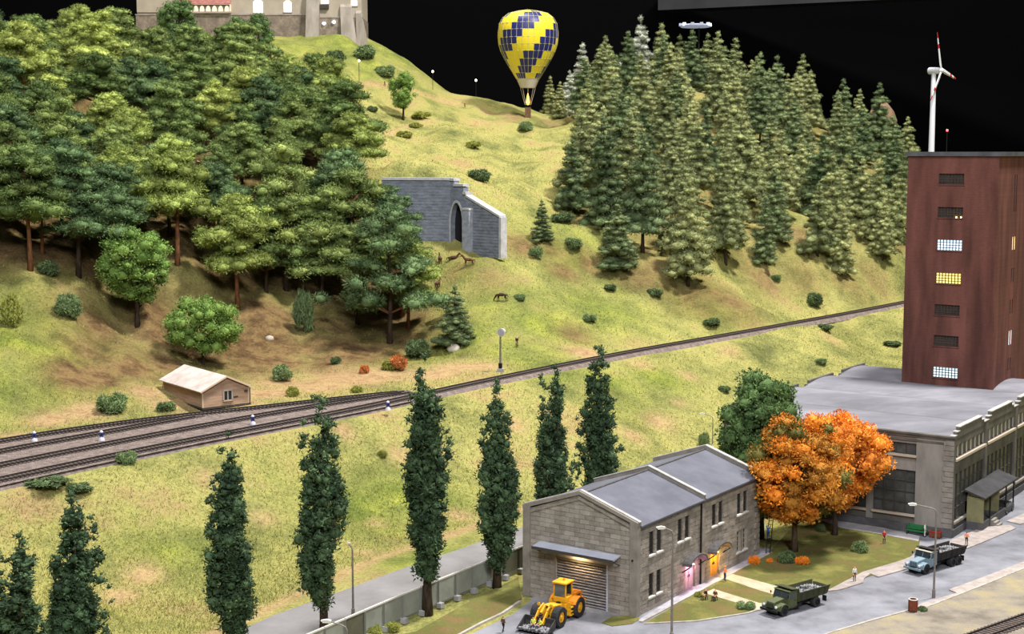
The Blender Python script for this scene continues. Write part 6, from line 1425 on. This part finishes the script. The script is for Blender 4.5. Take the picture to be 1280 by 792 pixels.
    for s_ in (-1, 1):
        sd = MB(); sd.add([(x0_ - .35, s_ * 1.18, zf + .95), (x1_, s_ * 1.18, zf + 1.0), (x1_, s_ * 1.0, zf), (x0_, s_ * 1.0, zf)] + [(x0_ - .35, s_ * 1.25, zf + .95), (x1_, s_ * 1.25, zf + 1.0), (x1_, s_ * 1.08, zf), (x0_, s_ * 1.08, zf)], [(0, 1, 2, 3), (7, 6, 5, 4), (0, 4, 5, 1), (1, 5, 6, 2), (2, 6, 7, 3), (3, 7, 4, 0)]); so = sd.build('tipper_side', M_B, t)
        for k in range(5): xx = x1_ + (x0_ - x1_) * (k + .5) / 5; MB().bar((xx, s_ * 1.1, zf + .02), (xx, s_ * 1.26, zf + .93), .08, .1).build('side_rib', M_B, so)
        MB().bar((x1_, s_ * 1.25, zf + .98), (x0_ - .35, s_ * 1.25, zf + .95), .1, .08).build('top_rail', M_B, so)
    MB().box(x1_ - .02, x1_ + .08, -1.2, 1.2, zf, zf + 1.35).build('headboard', M_B, t)
    MB().extr([(x1_, zf + 1.3), (x1_ + 1.15, zf + 1.5), (x1_ + 1.15, zf + 1.58), (x1_, zf + 1.4)], 'y', -1.15, 1.15).build('cab_guard', M_B, t)
    MB().extr([(x0_ - .02, zf + .1), (x0_ - .1, zf + .1), (x0_ - .45, zf + .8), (x0_ - .37, zf + .8)], 'y', -1.1, 1.1).build('tailboard', M_B, t)
    ld = link('rubble_load', rubble_mesh(150, x0_ + .1, x1_ - .15, -.95, .95, zf + .5, 3, M_RUBBLE, .45), t); ld['kind'] = 'stuff'
    MB().box(x0_ + .05, x1_ - .1, -1.0, 1.0, zf + .1, zf + .5).build('load_bed', M_RUBBLE, t)
    for s_ in (-1, 1): MB().box(x0_ + .1, x0_ + .2, s_ * .9 - .25, s_ * .9 + .25, .35, .95).build('mud_flap', M_CHASS, t)
    return t
dump_truck((980, 770.5), (1020, 758.5), 'olive green dump truck loaded with rubble', ('truck_olive', (76, 82, 52)), ('tipper_olive', (68, 70, 48)), M_CHASS)
dump_truck((1157.5, 718), (1194, 707), 'pale blue dump truck with black tipper and double rear axle', ('truck_pale_blue', (114, 134, 144)), ('tipper_black', (50, 46, 46)), M_CHASS, 1.2, mat('truck_cream_roof', hexc(186, 178, 160), rough=.7))

# wheel loader
fq = P(699, 784)[:2]; rq = P(722, 771)[:2]; d_ = (fq - rq) / np.linalg.norm(fq - rq); wb = float(np.linalg.norm(fq - rq)); left = np.array([-d_[1], d_[0]])
LO = thing('wheel_loader', 'yellow articulated wheel loader with black bucket in front of the roller door', 'wheel loader', (*(rq - left * 1.25), .03), math.atan2(d_[1], d_[0]))
M_YEL = mat('loader_yellow', hexc(226, 166, 28), hexc(200, 140, 30), scale=1.2, rough=.55, spec=.35); M_ORY = mat('loader_orange', hexc(206, 122, 32), rough=.6); M_BUC = mat('bucket_black', hexc(48, 46, 48), hexc(70, 66, 66), scale=1.5, rough=.8)
wb = max(wb, 2.9)
for xx in (0, wb):
    for s_ in (-1, 1): wheel(LO, xx, s_ * 1.22, 1.08, .78, M_YEL, s_)
MB().extr([(-1.5, 1.0), (wb * .5 - .2, 1.0), (wb * .5 - .2, 1.75), (-.2, 1.9), (-1.5, 1.9)], 'y', -.75, .75).build('rear_frame', M_YEL, LO, bevel=.06)
MB().extr([(-1.75, 1.5), (-.1, 1.5), (-.1, 2.55), (-1.6, 2.4), (-1.75, 2.2)], 'y', -.85, .85).build('engine_cover', M_ORY, LO, bevel=.08)
for k in range(5): MB().box(-1.2 + k * .2, -1.1 + k * .2, .85, .88, 1.7, 2.2).build('vent', M_CHASS, LO)
MB().tube([(-1.0, -.45, 2.45), (-1.0, -.45, 3.2)], .08, 8).build('exhaust_pipe', M_CHASS, LO)
MB().box(-1.95, -1.7, -1.2, 1.2, .9, 1.5).build('counterweight', M_YEL, LO, bevel=.06)
MB().extr([(wb * .5 + .1, .95), (wb + .6, .95), (wb + .6, 1.6), (wb + .2, 2.15), (wb * .5 + .3, 1.9), (wb * .5 + .1, 1.5)], 'y', -.62, .62).build('front_frame', M_YEL, LO, bevel=.05)
MB().tube([(wb * .5 - .05, 0, .9), (wb * .5 - .05, 0, 1.9)], .25, 10).build('articulation_joint', M_CHASS, LO)
for s_ in (-1, 1):
    for xx in (0,):
        arc = [(xx + math.cos(q) * 1.22, 1.02 + math.sin(q) * 1.22) for q in np.linspace(.5, pi - .4, 8)]; arci = [(xx + math.cos(q) * 1.12, 1.02 + math.sin(q) * 1.12) for q in np.linspace(pi - .4, .5, 8)]; fw = MB()
        for i in range(7): fw.extr([arc[i], arc[i + 1], arci[6 - i], arci[7 - i]], 'y', s_ * .75, s_ * 1.55)
        fw.build('mudguard', M_ORY, LO)
    st_ = MB()
    for k in range(3): st_.box(.95, 1.55, s_ * .9, s_ * 1.35, .55 + k * .4, .62 + k * .4)
    st_.box(.95, 1.0, s_ * .85, s_ * 1.3, .5, 1.9); st_.box(1.5, 1.55, s_ * .85, s_ * 1.3, .5, 1.9); st_.build('step_ladder', M_YEL, LO)
# cab
cb = MB().box(.15, 1.65, -.75, .75, 1.8, 2.35).build('cab', M_YEL, LO, bevel=.04)
for xx in (.2, 1.6):
    for s_ in (-.7, .7): MB().bar((xx, s_, 2.3), (xx + (.06 if xx < 1 else -.12), s_ * .95, 3.75), .12, .12).build('cab_pillar', M_YEL, cb)
MB().box(.0, 1.75, -.85, .85, 3.72, 3.92).build('cab_roof', M_YEL, cb, bevel=.05); MB().lathe([(.12, 3.9), (.14, 4.0), (.08, 4.12)], 10, (.7, 0, 0)).build('roof_beacon', M_ORY, cb)
MB().box(1.5, 1.55, -.62, .62, 2.4, 3.68).build('windscreen', mat('loader_glass', hexc(86, 90, 90), rough=.1, spec=.6), cb); MB().box(.24, .28, -.6, .6, 2.4, 3.68).build('rear_window', M_GLASSV, cb)
MB().box(.45, .95, -.25, .25, 2.2, 2.7).build('driver_seat', M_CHASS, cb); MB().box(.4, .5, -.25, .25, 2.6, 3.2).build('seat_back', M_CHASS, cb)
# lift arms, cylinders, bucket
for s_ in (-1, 1):
    am = MB(); am.bar((wb + .1, s_ * .5, 2.15), (wb + 1.1, s_ * .5, 1.75), .16, .42); am.bar((wb + 1.1, s_ * .5, 1.75), (wb + 2.1, s_ * .5, .75), .16, .36); am.build('lift_arm', M_YEL, LO)
    MB().tube([(wb + .3, s_ * .38, 1.2), (wb + 1.3, s_ * .42, 1.35)], .1, 8).build('lift_cylinder', M_BUC, LO)
    MB().lathe([(.16, -.06), (.18, .06)], 10, (wb + .75, s_ * .72, 2.35), 'x').build('work_lamp', M_YEL, LO); MB().tube([(wb + .4, s_ * .6, 2.0), (wb + .7, s_ * .72, 2.3)], .06, 6).build('lamp_stalk', M_YEL, LO)
MB().bar((wb + .7, 0, 2.3), (wb + 1.5, 0, 1.7), .22, .22).build('tilt_lever', M_YEL, LO); MB().tube([(wb, 0, 1.9), (wb + .8, 0, 2.25)], .12, 8).build('tilt_cylinder', M_BUC, LO)
bx_ = wb + 1.75; hw = 1.75
prf = [(0.0, 1.35), (-.1, .8), (.05, .35), (.45, .22), (1.65, .38)]
bk = MB()
for (p0_, p1_) in zip(prf[:-1], prf[1:]):
    nx_, nz_ = -(p1_[1] - p0_[1]), p1_[0] - p0_[0]; l_ = math.hypot(nx_, nz_); nx_, nz_ = nx_ / l_ * .07, nz_ / l_ * .07
    bk.extr([(bx_ + p0_[0], p0_[1]), (bx_ + p1_[0], p1_[1]), (bx_ + p1_[0] - nx_, p1_[1] - nz_), (bx_ + p0_[0] - nx_, p0_[1] - nz_)], 'y', -hw, hw)
bo = bk.build('bucket', M_BUC, LO)
for s_ in (-1, 1): MB().extr([(bx_ + q[0], q[1]) for q in prf], 'y', s_ * hw - .05, s_ * hw + .05).build('bucket_side', M_BUC, bo)
for k in range(8): yy = -hw + .2 + k * (2 * hw - .4) / 7; MB().extr([(bx_ + 1.6, .34), (bx_ + 1.95, .40), (bx_ + 1.6, .45)], 'y', yy - .07, yy + .07).build('bucket_tooth', M_BUC, bo)
ld = link('bucket_gravel', rubble_mesh(90, bx_ + .15, bx_ + 1.5, -hw + .1, hw - .1, .38, 6, M_RUBBLE, .16), LO); ld['kind'] = 'stuff'
def lo_w(x_, y_, z_): v = Matrix.Rotation(LO.rotation_euler[2], 3, 'Z') @ Vector((x_, y_, 0)); return (LO.location[0] + v.x, LO.location[1] + v.y, z_)
person(lo_w(bx_ + .75, -.35, .30), LO.rotation_euler[2] + pi * .62, 'left worker in a yellow vest sitting in the loader bucket', GR_, NV_, 'sit')
person(lo_w(bx_ + .75, .45, .30), LO.rotation_euler[2] + pi * .38, 'right worker in a yellow-green vest sitting in the loader bucket', GR_, NV_, 'sit')
# parked dark car at the factory wall
cq = P(1254, 640)[:2]; CR = thing('parked_car', 'dark car parked by the factory wall beyond the dock', 'car', (cq[0], cq[1], .03), PHI + pi / 2)
M_CARD = mat('car_dark', hexc(44, 44, 46), rough=.4, spec=.4)
MB().extr([(-2.1, .4), (2.1, .4), (2.1, .8), (1.2, .95), (.7, 1.5), (-1.1, 1.5), (-1.7, .98), (-2.1, .9)], 'y', -.85, .85).build('car_body', M_CARD, CR, bevel=.08)
for s_ in (-1, 1):
    MB().extr([(1.0, .98), (.62, 1.42), (-1.0, 1.42), (-1.45, .98)], 'y', s_ * .84, s_ * .87).build('side_window', M_GLASSV, CR)
    for xx in (-1.3, 1.3): wheel(CR, xx, s_ * .78, .34, .24, M_STEEL, s_)
MB().box(-1.42, -1.38, -.7, .7, 1.0, 1.4).build('rear_window', M_GLASSV, CR)

# ---------------------------------------------------------------- yard furniture
M_BENG = mat('bench_green', hexc(34, 112, 62), rough=.7); q = P(1145, 669)[:2]
BE = thing('park_bench', 'green slatted bench against the factory plinth', 'bench', (q[0], q[1], .12), PHI)
for k in range(4): MB().box(-1.3, 1.3, -.3 + k * .16, -.18 + k * .16, .45, .5).build('seat_slat', M_BENG, BE)
for k in range(4): MB().box(-1.3, 1.3, .36 + k * .05, .41 + k * .05, .6 + k * .16, .72 + k * .16).build('back_slat', M_BENG, BE)
for xx in (-1.1, 1.1):
    for yy in (-.25, .3): MB().box(xx - .05, xx + .05, yy - .05, yy + .05, 0, .46).build('leg', M_DARK, BE)
    MB().bar((xx, .36, .45), (xx, .56, 1.25), .08, .06).build('back_support', M_DARK, BE)
q = P(1141, 765)[:2]; BN = thing('litter_bin', 'brown ribbed barrel-shaped bin at the street kerb', 'bin', (q[0], q[1], .16))
M_BINB = mat('bin_brown', hexc(128, 70, 48), hexc(104, 56, 40), scale=2, rough=.8)
MB().lathe([(.42, 0), (.46, .1), (.46, 1.2), (.4, 1.3), (.4, 1.1)], 16).build('barrel', M_BINB, BN)
for k in range(10): a_ = 2 * pi * k / 10; MB().box(.45 * math.cos(a_) - .05, .45 * math.cos(a_) + .05, .45 * math.sin(a_) - .05, .45 * math.sin(a_) + .05, .05, 1.22).build('slat', M_BINB, BN)
MB().lathe([(.48, 1.22), (.5, 1.26), (.48, 1.3), (.38, 1.3)], 16, caps=False).build('rim', M_SILL, BN)
q = P(1169, 672)[:2]; PB = thing('planter', 'reddish brown planter box behind the pale blue truck', 'planter', (q[0], q[1], .12), PHI)
MB().box(-.7, .7, -.35, .35, 0, .75).build('box', M_BINB, PB, bevel=.03); MB().box(-.76, .76, -.41, .41, .7, .82).build('rim', RD_, PB); MB().box(-.62, .62, -.28, .28, .78, .84).build('soil', M_FRAMED, PB)

# ---------------------------------------------------------------- grass blades over the meadow (nobody could count them)
def gz_v(x, y):
    i = np.clip(np.searchsorted(GX, x) - 1, 0, len(GX) - 2); j = np.clip(np.searchsorted(GY, y) - 1, 0, len(GY) - 2)
    u = (x - GX[i]) / (GX[i + 1] - GX[i]); v = (y - GY[j]) / (GY[j + 1] - GY[j])
    f = lambda A: (A[j, i] * (1 - u) + A[j, i + 1] * u) * (1 - v) + (A[j + 1, i] * (1 - u) + A[j + 1, i + 1] * u) * v
    return f
rg = np.random.default_rng(77); NB = 420000
yy = 1 / rg.uniform(1 / 430., 1 / 118., NB); xx = (rg.random(NB) - .5) * 2 * .37 * yy
f = gz_v(xx, yy); ZB = f(ZZ); bare = np.maximum(f(sand), f(dirt)); keep = (f(np.asarray(yd)) > 1.0) & (f(rdall) > 3.6) & (rg.random(NB) > bare * 1.1) & (rg.random(NB) < .25 + 1.2 * f(nn))
ax2 = np.interp(xx, [q[0] for q in TRKW['A']], [q[1] for q in TRKW['A']]); dx2 = np.interp(xx, [q[0] for q in TRKW['D']], [q[1] for q in TRKW['D']])
keep &= ~((yy < ax2 + 2.5) & (yy > dx2 - 2.5) & (xx < 0))
xx, yy, ZB = xx[keep], yy[keep], ZB[keep]; gg = f(green)[keep]; n = len(xx)
hgt = rg.uniform(.18, .5, n) * (.7 + .9 * rg.random(n) ** 3); wdt = rg.uniform(.035, .07, n) * (yy / 200) ** .6; a = rg.random(n) * 6.28; lean = rg.normal(size=(n, 2)) * .22
p = np.stack([xx, yy, ZB - .04], -1); sd = np.stack([np.cos(a), np.sin(a), np.zeros(n)], -1) * wdt[:, None]
tip = p + np.stack([lean[:, 0], lean[:, 1], hgt], -1)
V = np.stack([p - sd, p + sd, tip], 1).reshape(-1, 3)
pal = np.array([hexc(154, 150, 82), hexc(170, 164, 93), hexc(130, 132, 69), hexc(154, 134, 86), hexc(108, 112, 58)]); pick = rg.choice(5, n, p=[.3, .25, .22, .1, .13])
lus = np.array(hexc(128, 140, 58)); cc = pal[pick] * (1 - .6 * gg[:, None]) + lus * .6 * gg[:, None]; cc = cc * rg.uniform(.85, 1.12, (n, 1))
me_ = tri_mesh('meadow_grass', V, np.arange(3 * n).reshape(-1, 3), [mat('grass_blades', (1, 1, 1), rough=.9, spec=.05, attr='tint')], col=np.repeat(cc, 3, 0))
gr = link('meadow_grass', me_); tag(gr, 'short yellow-green static grass covering the meadow slopes', 'grass', kind='stuff')
